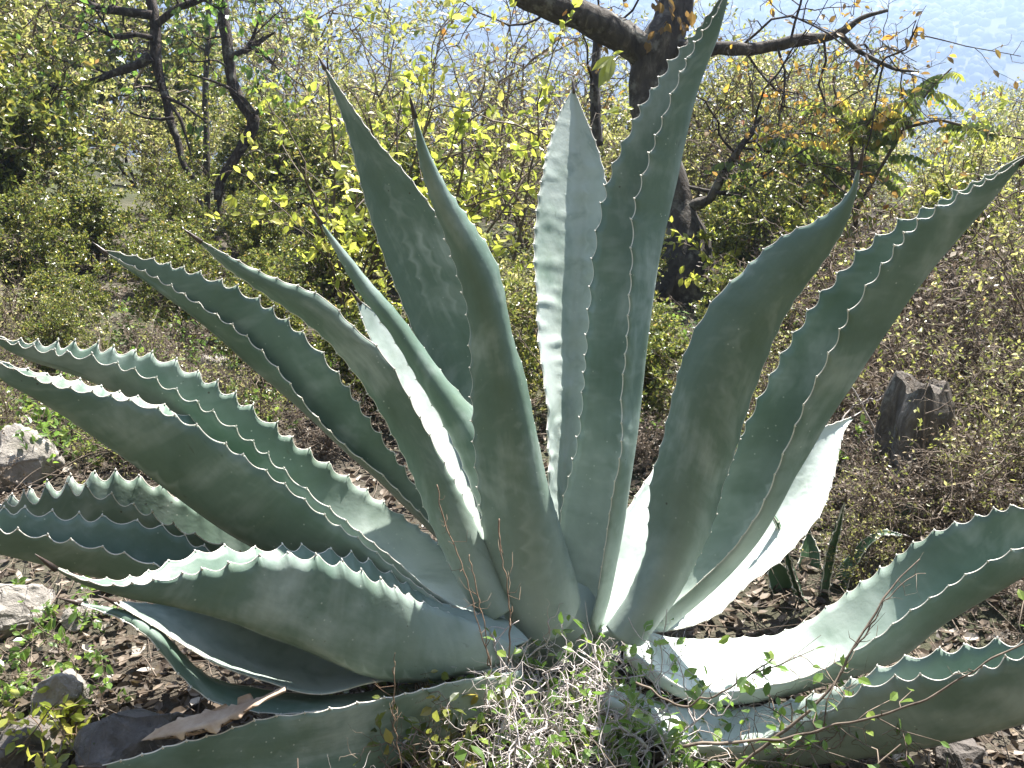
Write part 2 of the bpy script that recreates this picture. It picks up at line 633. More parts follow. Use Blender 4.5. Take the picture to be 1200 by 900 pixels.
def build_blade(parent, origin, spec, seed, mat, margin_mat, leaf_name='leaf', tooth=.031, thick=.011, amp=.0030, spike=.0034, tipspine=.022):
    r = np.random.default_rng(seed)
    Lp, Rp = spec['L'][::-1], spec['R'][::-1]
    N0 = 120
    L2, R2 = smooth_line(Lp, N0), smooth_line(Rp, N0)
    if 'M' in spec:
        M2 = smooth_line(spec['M'][::-1], N0)
    else:
        M2 = (L2 + R2) / 2
    t = np.linspace(0, 1, N0)
    d0, d1, d2 = spec['d']                     # base, middle, tip distance
    d = d0 * (1 - t) * (1 - 2 * t) + 4 * d1 * t * (1 - t) + d2 * t * (2 * t - 1)
    wp = np.minimum(1, np.minimum(.55 + t * 2.2, ((1 - t) / .5) ** .85))
    oL, oM, oR = spec['o']
    bL, bM, bR = spec.get('ob', spec['o'])
    kb = np.clip(1 - t / spec.get('kr', .42), 0, 1) ** spec.get('kp', 1.2)
    mixo = lambda a, b: (b + (a - b) * (1 - kb)) * wp
    L = at_many(L2, d + mixo(oL, bL))
    Mi = at_many(M2, d + mixo(oM, bM))
    R = at_many(R2, d + mixo(oR, bR))
    # resample along the blade finely enough for the scallops
    ln = np.r_[0, np.cumsum(np.linalg.norm(np.diff(Mi, axis=0), axis=1))]
    N = int(min(260, max(60, ln[-1] / tooth * 7)))
    s = np.linspace(0, ln[-1], N)
    rs = lambda A: np.stack([np.interp(s, ln, A[:, k]) for k in range(3)], 1)
    L, Mi, R = rs(L), rs(Mi), rs(R)
    tt = s / ln[-1]
    half = np.linalg.norm(R - L, axis=1) / 2
    pw = spec.get('p', 1.7)

    def scallop(E):
        al = np.r_[0, np.cumsum(np.linalg.norm(np.diff(E, axis=0), axis=1))]
        cuts = [al[-1] * .06]
        while cuts[-1] < al[-1] * .96:
            f = cuts[-1] / al[-1]
            cuts.append(cuts[-1] + tooth * r.uniform(.72, 1.25) * (.7 + .6 * math.sin(math.pi * min(1, f * 1.05))))
        cuts = np.array(cuts)
        idx = np.clip(np.searchsorted(cuts, al) - 1, 0, len(cuts) - 2)
        fr = np.clip((al - cuts[idx]) / (cuts[idx + 1] - cuts[idx]), 0, 1)
        f = al / al[-1]
        fade = np.clip((f - .05) / .2, 0, 1) * np.clip((1 - f) / .12, 0, 1)
        # snap rows to the cusps so that the teeth stay sharp
        return np.sin(np.pi * fr) ** .8 * fade, cuts, al, fade

    cols = 17
    uu = np.linspace(-1, 1, cols)
    uu = np.sign(uu) * np.abs(uu) ** .8
    sL, cL, aL, fL = scallop(L)
    sR, cR, aR, fR = scallop(R)
    av = (L + R) / 2
    mean_u = lambda u: Mi[:, None, :] + ((R - L) / 2)[:, None, :] * u[:, :, None] + (av - Mi)[:, None, :] * (np.abs(u) ** pw)[:, :, None]
    inL = np.clip(amp * sL / np.maximum(half, .004), 0, .3)
    inR = np.clip(amp * sR / np.maximum(half, .004), 0, .3)
    U = np.where(uu[None, :] < 0, uu[None, :] * (1 - inL[:, None] * np.abs(uu[None, :]) ** 3), uu[None, :] * (1 - inR[:, None] * np.abs(uu[None, :]) ** 3))
    P = mean_u(U)
    du = np.gradient(P, axis=1)
    dv = np.gradient(P, axis=0)
    Nn = np.cross(du, dv)
    Nn /= (np.linalg.norm(Nn, axis=2, keepdims=True) + 1e-9)
    if spec.get('flip'):
        Nn = -Nn
    # gentle swell of the flesh and rippling of the margins
    ph = r.uniform(0, 100)
    ripple = np.array([[mnoise.noise((s[i] * 9 + ph, uu[j] * 1.2, ph)) for j in range(cols)] for i in range(N)])
    env = (wp_i := np.interp(tt, t, wp))[:, None]
    P = P + Nn * (spec.get('wrinkle', 1.) * ripple * (.002 + .006 * np.abs(uu[None, :]) ** 2) * env)[:, :, None]
    if spec.get('buckle'):
        bk = np.array([[max(0, mnoise.noise((s[i] * 42, U[i, j] * half[i] * 42, 3.3))) for j in range(cols)] for i in range(N)])
        P = P + Nn * (bk * 2.2 * spec['buckle'] * env)[:, :, None]
    tip_fade = np.clip((1 - tt) / .12, .12, 1)
    th = (thick * (1 - .9 * np.abs(uu[None, :]) ** 2.2) + .0012) * (tip_fade * np.interp(tt, (0, .3, 1), (1.6, 1.0, .7)))[:, None]
    top = P
    bot = P - Nn * th[:, :, None]
    V = np.concatenate((top.reshape(-1, 3), bot.reshape(-1, 3))) - origin
    n2 = N * cols
    i = np.arange(N - 1)[:, None] * cols + np.arange(cols - 1)[None, :]
    F1 = np.stack((i, i + 1, i + cols + 1, i + cols), -1).reshape(-1, 4)
    F2 = F1[:, ::-1] + n2
    k = np.arange(N - 1) * cols
    F3 = np.stack((k, k + cols, k + cols + n2, k + n2), 1)
    k2 = k + cols - 1
    F4 = np.stack((k2, k2 + n2, k2 + cols + n2, k2 + cols), 1)
    j = np.arange(cols - 1)
    F5 = np.stack((j, j + n2, j + 1 + n2, j + 1), 1)
    e = (N - 1) * cols + j
    F6 = np.stack((e, e + 1, e + 1 + n2, e + n2), 1)
    F = np.concatenate((F1, F2, F3, F4, F5, F6))
    lu = np.tile(np.broadcast_to(uu[None, :], (N, cols)).ravel(), 2)
    ls = np.tile(np.broadcast_to(s[:, None], (N, cols)).ravel(), 2)
    lw = np.tile(np.broadcast_to(half[:, None], (N, cols)).ravel(), 2)
    lt = np.tile(np.broadcast_to(tt[:, None], (N, cols)).ravel(), 2)
    lr = np.full(len(V), r.uniform(0, 50))
    me = mk_mesh(leaf_name, V, F, True, {'lu': lu, 'ls': ls, 'lw': lw, 'lt': lt, 'lr': lr, 'lb': spec.get('sun_paint', 0.) * np.clip(1.25 - lt / spec.get('bf', 9.), 0, 1)})  # last attribute whitens chosen blades or their bases, standing in for direct sun
    leaf = obj(leaf_name, me, mat, parent)
    if margin_mat is None:
        return leaf
    # horny margin with its teeth, one strip on each side
    for col, cuts, al, fade in ((0, cL, aL, fL), (cols - 1, cR, aR, fR)):
        E = (top[:, col] + bot[:, col]) / 2 - origin
        inward = unit_rows(top[:, 8] - top[:, col])
        keep = slice(int(N * .05), N)
        rad = .0011 * np.interp(tt, (0, .2, .9, 1), (.5, 1, .9, .6))
        parts = [fix_quads(*tube(E[keep], rad[keep], 5))]
        for c in cuts[1:]:
            q = int(np.argmin(np.abs(al - c)))
            if q < 2 or q > N - 3:
                continue
            b = E[q]
            outw = -inward[q]
            tang = unit(E[q + 1] - E[q - 1])
            sz = spike * r.uniform(.6, 1.15) * (.35 + .65 * fade[q])
            hook = tang * r.uniform(-.1, .55)
            pts = np.array((b - outw * .0015, b + outw * sz * .45, b + (outw + hook) * sz))
            parts.append(fix_quads(*tube(pts, (.0022, .0013, .00025), 5)))
        Vm, Fm = join(parts)
        obj('margin', mk_mesh('margin', Vm, Fm), margin_mat, leaf)
    if tipspine:
        a = Mi[-1] - origin
        dr = unit(Mi[-1] - Mi[-6])
        pts = np.array((a - dr * tipspine * .55, a - dr * tipspine * .1, a + dr * tipspine * .45, a + dr * tipspine))
        Vs, Fs = fix_quads(*tube(pts, (.004, .0034, .002, .0003), 8))
        obj('tip_spine', mk_mesh('tip_spine', Vs, Fs), M['spine'], leaf)
    return leaf


def unit_rows(A):
    return A / (np.linalg.norm(A, axis=1, keepdims=True) + 1e-12)


# outlines read off the photograph from tip to base; d = distance of base, middle, tip; o = distance offsets
LEAVES = [
    # upright, behind left
    dict(L=[(378, 75), (390, 108), (405, 150), (418, 200), (428, 240), (448, 300), (470, 355), (500, 430), (535, 520), (580, 620), (625, 690)],
         R=[(378, 75), (410, 120), (445, 170), (480, 207), (515, 255), (550, 320), (582, 400), (607, 480), (630, 560), (650, 630), (665, 690)],
         d=(1.72, 1.76, 1.78), o=(.04, .03, -.03)),
    # central back, folded, lit on one side
    dict(L=[(672, 103), (655, 130), (638, 180), (630, 230), (625, 280), (626, 330), (630, 380), (637, 430), (640, 500), (640, 560), (645, 600), (655, 660), (665, 720)],
         R=[(672, 103), (685, 135), (698, 165), (706, 190), (712, 215), (714, 250), (714, 300), (712, 350), (708, 420), (700, 500), (690, 560), (680, 610), (676, 660), (680, 720)],
         M=[(672, 103), (677, 150), (678, 200), (678, 250), (676, 300), (672, 360), (668, 430), (664, 500), (660, 560), (658, 600), (662, 665), (670, 725)],
         d=(1.74, 1.84, 1.96), o=(-.06, .06, .0), p=1.06, sun_paint=.8, buckle=.0028),
    # tall one leaving the top of the picture
    dict(L=[(850, -12), (843, 0), (822, 23), (809, 40), (795, 54), (778, 74), (770, 91), (753, 113), (736, 147), (721, 178), (710, 205), (700, 250), (693, 300), (687, 367), (682, 443), (678, 500), (670, 540), (657, 590), (655, 640), (665, 695)],
         R=[(852, -12), (845, 3), (835, 20), (824, 34), (809, 54), (798, 76), (788, 99), (777, 130), (767, 157), (758, 184), (747, 218), (740, 246), (737, 300), (733, 367), (731, 410), (727, 500), (717, 583), (706, 650), (700, 695), (692, 725)],
         M=[(854, -12), (853, 0), (838, 45), (823, 76), (812, 105), (804, 133), (795, 170), (787, 210), (778, 246), (765, 300), (757, 350), (750, 400), (744, 450), (738, 500), (728, 560), (717, 620), (708, 665), (700, 700), (685, 745)],
         d=(1.68, 1.66, 1.60), o=(.06, .01, -.05)),
    # centre front, back of the blade towards the viewer
    dict(L=[(484, 128), (490, 190), (505, 240), (530, 300), (545, 350), (550, 380), (552, 470), (556, 550), (565, 620), (578, 690), (596, 730)],
         R=[(484, 128), (500, 175), (520, 215), (560, 270), (580, 300), (590, 340), (600, 390), (618, 460), (635, 540), (650, 600), (670, 660), (678, 705)],
         M=[(484, 128), (498, 185), (518, 240), (552, 300), (572, 350), (587, 410), (602, 480), (615, 560), (628, 640), (640, 745)],
         d=(1.62, 1.47, 1.31), o=(.01, -.006, .03), ob=(.02, -.02, .05), flip=1),
    # narrow one left of it
    dict(L=[(372, 255), (395, 300), (420, 345), (450, 383), (480, 430), (510, 480), (540, 540), (560, 590), (578, 640), (600, 690)],
         R=[(372, 255), (400, 290), (430, 328), (470, 370), (500, 412), (530, 450), (555, 480), (582, 530), (605, 580), (635, 660)],
         d=(1.66, 1.60, 1.50), o=(.0, -.006, .03), flip=1),
    # sunlit inner face peeping out between two blades
    dict(L=[(418, 350), (425, 380), (448, 430), (470, 480), (500, 530), (530, 590), (560, 650), (600, 690)],
         R=[(418, 350), (455, 375), (490, 405), (520, 450), (550, 500), (580, 560), (605, 620), (640, 680)],
         d=(1.69, 1.67, 1.62), o=(-.05, .02, .08), sun_paint=1.0),
    # long one leaning left, back towards the viewer
    dict(L=[(228, 278), (260, 312), (300, 340), (350, 373), (383, 400), (417, 440), (443, 480), (463, 517), (483, 560), (500, 600), (522, 650), (548, 700), (570, 725)],
         R=[(228, 278), (280, 305), (330, 328), (352, 335), (385, 350), (412, 380), (440, 402), (465, 432), (485, 470), (505, 510), (525, 550), (545, 590), (562, 625), (582, 670), (600, 710)],
         d=(1.60, 1.52, 1.40), o=(.0, -.002, -.012), ob=(.01, -.02, .02), flip=1),
    # long one leaning further left, channel open to the viewer
    dict(L=[(120, 293), (150, 297), (190, 302), (240, 318), (290, 338), (330, 365), (370, 400), (410, 450), (450, 510), (490, 570), (540, 630), (600, 690)],
         R=[(120, 293), (130, 300), (177, 320), (200, 333), (240, 357), (277, 383), (300, 403), (320, 427), (337, 447), (360, 473), (390, 503), (415, 530), (440, 552), (475, 588), (525, 635), (590, 685)],
         M=[(120, 293), (133, 304), (167, 327), (200, 351), (233, 375), (267, 404), (293, 428), (320, 450), (350, 474), (377, 498), (400, 520), (440, 558), (480, 600), (535, 650), (590, 695)],
         d=(1.78, 1.70, 1.65), o=(.0, .03, -.02), ob=(.05, .02, -.0)),
    # left, channel open upwards, base in the sun
    dict(L=[(-15, 393), (20, 396), (60, 397), (100, 397), (140, 404), (170, 408), (200, 415), (240, 435), (280, 460), (320, 490), (350, 515), (400, 550), (440, 580), (480, 608), (520, 640), (560, 680), (600, 710)],
         R=[(-15, 394), (20, 401), (50, 404), (80, 408), (110, 413), (140, 424), (170, 434), (200, 450), (240, 470), (270, 492), (290, 508), (310, 525), (340, 555), (360, 575), (385, 595), (430, 628), (460, 652), (500, 690), (545, 718)],
         M=[(-15, 395), (10, 412), (40, 425), (70, 434), (100, 445), (130, 458), (165, 476), (200, 500), (240, 530), (280, 560), (330, 595), (380, 625), (430, 655), (480, 690), (550, 730)],
         d=(1.64, 1.58, 1.50), o=(.03, .02, -.03), ob=(.14, .0, -.06), sun_paint=.8, bf=.35),
    # left, wide back towards the viewer
    dict(L=[(-12, 420), (30, 431), (60, 437), (100, 445), (130, 455), (160, 463), (200, 476), (240, 495), (285, 525), (320, 548), (360, 578), (420, 620), (480, 670), (560, 722)],
         R=[(-12, 421), (25, 434), (50, 446), (80, 453), (115, 459), (150, 466), (185, 476), (215, 489), (240, 501), (265, 520), (285, 531), (320, 556), (355, 582), (380, 602), (420, 630), (480, 680), (550, 730)],
         M=[(-12, 424), (0, 447), (40, 466), (80, 491), (120, 520), (160, 547), (190, 571), (230, 601), (270, 628), (310, 650), (360, 675), (420, 705), (490, 735), (560, 750)],
         d=(1.60, 1.48, 1.37), o=(.13, .02, -.04)),
    # lower left, bright channel
    dict(L=[(-30, 600), (0, 580), (40, 563), (80, 551), (110, 547), (150, 549), (185, 562), (230, 590), (300, 630), (400, 690), (520, 735)],
         R=[(-30, 602), (0, 585), (40, 569), (80, 558), (115, 570), (150, 584), (190, 605), (230, 625), (270, 642), (350, 680), (450, 720), (550, 748)],
         M=[(-30, 605), (0, 622), (40, 634), (80, 642), (120, 648), (160, 653), (200, 660), (260, 672), (350, 710), (450, 740), (560, 757)],
         d=(1.62, 1.56, 1.48), o=(.05, .04, -.02)),
    # lower left, white-edged
    dict(L=[(-150, 612), (-95, 598), (-40, 594), (0, 592), (30, 590), (60, 597), (90, 600), (130, 602), (170, 610), (200, 616), (225, 632), (260, 646), (320, 670), (420, 710), (550, 748)],
         R=[(-150, 612), (-95, 609), (-40, 612), (0, 617), (30, 620), (60, 627), (90, 630), (120, 640), (150, 650), (185, 663), (230, 676), (300, 696), (400, 726), (550, 757)],
         M=[(-150, 612), (-95, 626), (-40, 640), (0, 650), (50, 662), (90, 671), (130, 681), (170, 690), (220, 702), (300, 722), (400, 748), (550, 766)],
         d=(1.58, 1.44, 1.30), o=(.03, .03, -.03)),
    # big one sweeping to the lower left
    dict(L=[(57, 661), (100, 678), (140, 679), (170, 671), (190, 659), (207, 652), (230, 644), (258, 638), (285, 641), (325, 637), (362, 637), (392, 641), (425, 648), (450, 662), (490, 690), (530, 710), (590, 728)],
         R=[(57, 661), (90, 677), (125, 686), (165, 682), (205, 673), (235, 665), (262, 661), (285, 651), (305, 649), (325, 644), (345, 646), (362, 645), (385, 651), (410, 657), (430, 670), (460, 682), (490, 701), (520, 715), (560, 730)],
         M=[(57, 661), (75, 675), (100, 687), (150, 702), (200, 710), (240, 720), (275, 731), (310, 746), (350, 759), (390, 777), (420, 792), (460, 800), (510, 798), (560, 786), (620, 765)],
         d=(1.54, 1.34, 1.16), o=(.09, .02, -.03)),
    # under it, channel catching the sun
    dict(L=[(130, 704), (200, 708), (280, 718), (350, 730), (430, 745), (520, 760), (610, 770)],
         R=[(130, 704), (185, 737), (225, 764), (260, 785), (300, 800), (340, 809), (380, 812), (430, 804), (500, 797), (600, 785)],
         M=[(130, 704), (190, 730), (240, 754), (290, 775), (340, 788), (390, 793), (450, 790), (520, 788), (605, 782)],
         d=(1.58, 1.50, 1.36), o=(.12, .03, -.08), sun_paint=.8),
    # narrow withered-looking one
    dict(L=[(85, 705), (150, 716), (190, 737), (214, 765), (246, 795), (310, 812), (420, 815), (520, 800)],
         R=[(85, 705), (145, 727), (178, 750), (192, 772), (220, 804), (255, 828), (320, 838), (420, 835), (520, 815)],
         d=(1.55, 1.42, 1.36), o=(.03, .01, -.03)),
    # lying on the ground at the bottom left
    dict(L=[(112, 899), (160, 886), (200, 870), (260, 856), (300, 843), (350, 835), (400, 825), (450, 815), (520, 800), (610, 785)],
         R=[(112, 899), (160, 915), (220, 930), (300, 938), (380, 930), (450, 905), (520, 865), (610, 825)],
         d=(1.50, 1.36, 1.24), o=(-.01, .02, .01)),
    # sunlit one behind right
    dict(L=[(880, 405), (840, 450), (795, 505), (768, 545), (750, 570), (736, 594), (721, 615), (712, 636), (708, 660), (698, 690), (690, 715)],
         R=[(880, 405), (880, 470), (855, 530), (825, 590), (795, 640), (765, 690), (735, 730), (700, 742)],
         d=(1.69, 1.82, 2.06), o=(.06, .04, -.06), sun_paint=1.0),
    # front right, back towards the viewer
    dict(L=[(1009, 188), (995, 225), (978, 242), (958, 257), (928, 269), (901, 285), (878, 308), (858, 328), (839, 345), (827, 364), (812, 387), (795, 428), (782, 478), (774, 525), (765, 557), (759, 614), (754, 650), (738, 700), (712, 735)],
         R=[(1009, 188), (1006, 208), (1003, 227), (992, 264), (970, 300), (950, 328), (931, 353), (909, 394), (890, 440), (877, 481), (867, 512), (856, 546), (841, 595), (824, 636), (802, 680), (780, 715), (755, 742)],
         M=[(1009, 188), (1001, 225), (985, 255), (955, 290), (920, 325), (893, 355), (870, 385), (850, 425), (833, 475), (823, 520), (812, 560), (800, 610), (785, 660), (760, 710), (735, 748)],
         d=(1.60, 1.47, 1.31), o=(.02, -.008, .0), ob=(.04, -.03, .03), flip=1),
    # far right, folded, tip at the frame edge
    dict(L=[(1200, 182), (1166, 200), (1128, 215), (1103, 229), (1080, 240), (1052, 255), (1030, 270), (1007, 287), (985, 312), (970, 330), (955, 345), (943, 366), (928, 390), (914, 413), (897, 446), (877, 485), (860, 525), (840, 580), (815, 630), (780, 690), (740, 730)],
         R=[(1201, 184), (1166, 205), (1130, 220), (1103, 234), (1079, 250), (1060, 266), (1042, 290), (1024, 317), (1007, 342), (992, 362), (979, 391), (965, 425), (954, 451), (939, 481), (928, 508), (916, 534), (901, 570), (886, 603), (863, 636), (841, 662), (816, 686), (775, 720)],
         M=[(1202, 186), (1166, 226), (1128, 263), (1090, 308), (1071, 334), (1045, 369), (1014, 412), (988, 452), (962, 489), (946, 515), (918, 558), (901, 592), (876, 632), (850, 662), (818, 692), (770, 730)],
         d=(1.66, 1.52, 1.40), o=(.05, .02, -.05), ob=(.13, .0, -.06), sun_paint=.8, bf=.35),
    # sunlit low one behind the right side
    dict(L=[(1003, 487), (975, 496), (950, 505), (920, 530), (895, 565), (865, 605), (835, 645), (795, 685), (750, 712)],
         R=[(1003, 487), (990, 502), (984, 527), (980, 550), (973, 575), (965, 600), (950, 622), (925, 648), (901, 668), (875, 688), (845, 717), (800, 735), (750, 742)],
         d=(1.74, 1.84, 1.98), o=(.02, .03, -.04), sun_paint=1.0),
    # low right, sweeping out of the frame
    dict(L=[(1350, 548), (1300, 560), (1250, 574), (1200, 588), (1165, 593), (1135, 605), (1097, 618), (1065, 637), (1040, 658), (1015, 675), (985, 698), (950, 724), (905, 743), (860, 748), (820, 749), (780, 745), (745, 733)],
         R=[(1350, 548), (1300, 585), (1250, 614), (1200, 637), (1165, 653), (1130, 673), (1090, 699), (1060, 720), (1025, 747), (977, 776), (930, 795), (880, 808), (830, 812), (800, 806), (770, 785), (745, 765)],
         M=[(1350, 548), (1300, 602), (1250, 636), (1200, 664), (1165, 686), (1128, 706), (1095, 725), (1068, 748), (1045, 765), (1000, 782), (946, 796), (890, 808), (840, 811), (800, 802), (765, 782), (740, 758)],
         d=(1.62, 1.54, 1.46), o=(.02, .03, -.04), ob=(.13, .0, -.06), sun_paint=1., bf=.5, kr=.75, kp=.5),
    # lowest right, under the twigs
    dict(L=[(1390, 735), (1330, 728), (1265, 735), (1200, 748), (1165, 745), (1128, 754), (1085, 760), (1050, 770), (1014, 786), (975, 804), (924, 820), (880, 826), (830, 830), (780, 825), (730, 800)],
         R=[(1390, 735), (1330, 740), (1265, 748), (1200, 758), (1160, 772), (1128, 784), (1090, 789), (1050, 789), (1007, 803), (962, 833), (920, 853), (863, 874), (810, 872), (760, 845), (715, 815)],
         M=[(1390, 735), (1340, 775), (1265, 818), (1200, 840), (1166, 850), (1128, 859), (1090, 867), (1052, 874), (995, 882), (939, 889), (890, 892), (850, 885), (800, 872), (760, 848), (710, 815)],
         d=(1.52, 1.40, 1.25), o=(.05, .03, -.04), ob=(.12, .0, -.05), sun_paint=1., bf=.5),
]
for i, sp_ in enumerate(LEAVES):
    build_blade(agave, AGB, sp_, 100 + i, M['agave'], M['margin'])


def lump(c, rx, ry, rz, seed, rings=14, segs=20, rough=.15, freq=3.0):
    V = []
    for i in range(rings + 1):
        a = math.pi * i / rings - math.pi / 2
        for j in range(segs):
            b = 2 * math.pi * j / segs
            p = np.array((math.cos(a) * math.cos(b), math.cos(a) * math.sin(b), math.sin(a)))
            k = 1 + rough * mnoise.noise((p[0] * freq + seed, p[1] * freq, p[2] * freq))
            V.append(np.array((p[0] * rx, p[1] * ry, p[2] * rz)) * k)
    F = []
    for i in range(rings):
        for j in range(segs):
            F.append((i * segs + j, i * segs + (j + 1) % segs, (i + 1) * segs + (j + 1) % segs, (i + 1) * segs + j))
    return np.array(V) + c, np.array(F)


Vb, Fb = lump(np.array((0.0, .04, .05)), .12, .09, .11, 2)
n_ = len(Vb)
obj('leaf_base', mk_mesh('leaf_base', Vb, Fb, True, {'lu': np.zeros(n_), 'ls': np.zeros(n_), 'lw': np.full(n_, .1), 'lt': np.zeros(n_), 'lr': np.zeros(n_), 'lb': np.zeros(n_)}), M['agave'], agave)

# young dark agave in the shade on the right
PB = ground_hit(965, 712)
PUPD = 1.95
pup = thing('young_agave', PB, 'small dark green agave offset in the shade beside the big agave', 'agave')
PUP = [
    dict(L=[(1066, 560), (1050, 585), (1035, 610), (1020, 645), (1010, 680), (990, 712)],
         R=[(1066, 560), (1068, 590), (1066, 620), (1055, 650), (1035, 685), (1005, 715)], d=(2.05, 2.10, 2.16), o=(0, .02, 0)),
    dict(L=[(1062, 628), (1035, 618), (1010, 632), (985, 660), (972, 690), (965, 715)],
         R=[(1062, 629), (1035, 627), (1015, 645), (1000, 672), (990, 698), (980, 717)], d=(2.0, 1.98, 1.95), o=(.02, .01, -.01)),
    dict(L=[(991, 584), (978, 620), (968, 650), (962, 685), (960, 714)],
         R=[(991, 584), (986, 625), (978, 660), (972, 690), (968, 716)], d=(1.98, 1.95, 1.9), o=(0, .01, 0)),
    dict(L=[(948, 618), (938, 640), (936, 670), (938, 695), (945, 716)],
         R=[(948, 618), (960, 645), (963, 675), (962, 700), (962, 717)], d=(2.03, 2.06, 2.1), o=(0, .02, 0)),
    dict(L=[(897, 592), (908, 612), (916, 640), (922, 670), (935, 705), (950, 716)],
         R=[(897, 592), (914, 612), (924, 640), (930, 668), (941, 700), (955, 716)], d=(1.97, 1.9, 1.84), o=(0, .01, 0)),
    dict(L=[(905, 650), (898, 675), (905, 700), (930, 716)],
         R=[(905, 650), (925, 668), (936, 690), (950, 714)], d=(2.0, 1.98, 1.98), o=(0, .02, 0)),
]
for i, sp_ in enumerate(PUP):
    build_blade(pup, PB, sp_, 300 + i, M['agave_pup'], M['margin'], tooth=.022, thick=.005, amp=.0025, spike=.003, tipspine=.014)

# dried leaf on the stones
DB = at(250, 848, 1.30)
dl = build_blade(None, DB, dict(
    L=[(165, 868), (185, 852), (215, 838), (255, 826), (290, 815), (335, 806)],
    R=[(165, 868), (200, 868), (235, 862), (262, 856), (285, 838), (312, 820), (335, 810)],
    M=[(165, 868), (195, 858), (228, 850), (262, 840), (290, 826), (335, 808)],
    d=(1.33, 1.30, 1.28), o=(.02, .0, -.02), wrinkle=3.0), 77, M['dead'], None, leaf_name='dried_leaf', thick=.002, amp=.010, tipspine=0)
dl.location = DB
tag(dl, 'curled tan dried leaf lying across the flat dark stone', 'dead leaf')


# ------------------------------------------------------------------ small foliage
def leaf_tpl(kind):
    if kind == 'ovate':
        V = np.array([(0, 0, 0), (.26, .32, .05), (-.26, .32, .05), (0, .36, -.01), (.24, .66, .05), (-.24, .66, .05), (0, .68, -.02), (0, 1, -.07)])
        F = np.array([(0, 1, 3), (0, 3, 2), (1, 4, 6), (1, 6, 3), (3, 6, 5), (3, 5, 2), (4, 7, 6), (6, 7, 5)])
    elif kind == 'small':
        V = np.array([(0, 0, 0), (.27, .5, .07), (-.27, .5, .07), (0, 1, -.05)])
        F = np.array([(0, 1, 3), (0, 3, 2)])
    elif kind == 'curl':
        V = np.array([(0, 0, 0), (.3, .3, .14), (-.3, .3, .12), (0, .36, -.02), (.26, .7, .2), (-.22, .66, .1), (0, .7, .04), (.06, 1, .18)])
        F = np.array([(0, 1, 3), (0, 3, 2), (1, 4, 6), (1, 6, 3), (3, 6, 5), (3, 5, 2), (4, 7, 6), (6, 7, 5)])
    return V, F


def leaf_mesh(name, tplk, pos, dr, nr, size, rnd):
    tv, tf = leaf_tpl(tplk)
    pos, dr, nr = np.asarray(pos), unit_rows(np.asarray(dr)), np.asarray(nr)
    X = unit_rows(np.cross(dr, nr))
    Z = np.cross(X, dr)
    size = np.asarray(size)[:, None, None]
    V = pos[:, None, :] + size * (tv[None, :, 0:1] * X[:, None, :] + tv[None, :, 1:2] * dr[:, None, :] + tv[None, :, 2:3] * Z[:, None, :])
    n, k = len(pos), len(tv)
    F = (tf[None] + (np.arange(n) * k)[:, None, None]).reshape(-1, 3)
    return mk_mesh(name, V.reshape(-1, 3), F, False, {'rnd': np.repeat(np.asarray(rnd), k)})


class Leaves:
    def __init__(self):
        self.p, self.d, self.n, self.s, self.r = [], [], [], [], []

    def add(self, p, d, n, s, r):
        self.p.append(p); self.d.append(d); self.n.append(n); self.s.append(s); self.r.append(r)


def grow(r, p, d, L, rad, lvl, spec, tubes, lv):
    n = spec.get('n', 6)
    pts = [p]
    q, dd = np.array(p, float), unit(d)
    for i in range(n):
        dd = unit(dd + r.normal(0, spec['wob'][min(lvl, len(spec['wob']) - 1)], 3) + np.array((0, 0, spec['up'][min(lvl, len(spec['up']) - 1)])))
        q = q + dd * L / n
        pts.append(q)
    pts = np.array(pts)
    top = lvl == len(spec['k'])
    tubes.append((pts, np.linspace(rad, rad * (.25 if top else .5), n + 1), 3 if rad < .004 else (5 if rad < .012 else 7)))
    if not top:
        for _ in range(spec['k'][lvl]):
            f = r.uniform(spec.get('from', .2), 1)
            i = min(n - 1, int(f * n))
            b = pts[i] + (pts[i + 1] - pts[i]) * (f * n - i)
            td = unit(pts[i + 1] - pts[i])
            side = r.normal(0, 1, 3)
            side = unit(side - td * side.dot(td))
            grow(r, b, td * r.uniform(.4, .9) + side * spec.get('spread', .9), L * r.uniform(*spec['lr']), rad * .5, lvl + 1, spec, tubes, lv)
    m = spec['leaves'] if top else spec.get('leaves_mid', 0)
    if m and lv is not None:
        for _ in range(r.poisson(m)):
            f = r.uniform(.1, 1)
            i = min(n - 1, int(f * n))
            b = pts[i] + (pts[i + 1] - pts[i]) * (f * n - i)
            td = unit(pts[i + 1] - pts[i])
            side = unit(r.normal(0, 1, 3))
            nn = unit(np.array((0, 0, 1.)) + r.normal(0, spec.get('tilt', .6), 3))
            lv.add(b, unit(td * .6 + side + np.array((0, 0, spec.get('hang', 0.)))), nn, r.uniform(*spec['size']), min(1, max(0, r.beta(2, 2) + spec.get('shift', 0) * r.random())))


def tubes_mesh(name, tubes):
    return mk_mesh(name, *join([fix_quads(*tube(P, R, s, False)) for P, R, s in tubes]))


def shrub_proto(name, seed, spec, stems, H, rad, mats, label, cat, group, tpl='small', stem_spread=.6, base_r=.06):
    r = np.random.default_rng(seed)
    tubes, lv = [], Leaves()
    for k in range(stems):
        a = r.uniform(0, 6.28)
        b = np.array((math.cos(a) * base_r, math.sin(a) * base_r, -.05)) * r.uniform(.2, 1)
        o_ = np.array((math.cos(a), math.sin(a), 0)) * r.uniform(0, stem_spread)
        grow(r, b, o_ + np.array((0, 0, 1.)), H * r.uniform(.7, 1.1), rad, 0, spec, tubes, lv)
    t = thing(name, (0, 0, 0), label, cat, group)
    st = obj('stem', tubes_mesh('stem', tubes), mats[0], t)
    st['kind'] = 'stuff'
    fo = None
    if lv.p:
        fo = obj('foliage', leaf_mesh('foliage', tpl, lv.p, lv.d, lv.n, lv.s, lv.r), mats[1], t)
        fo['kind'] = 'stuff'
    return t, lv


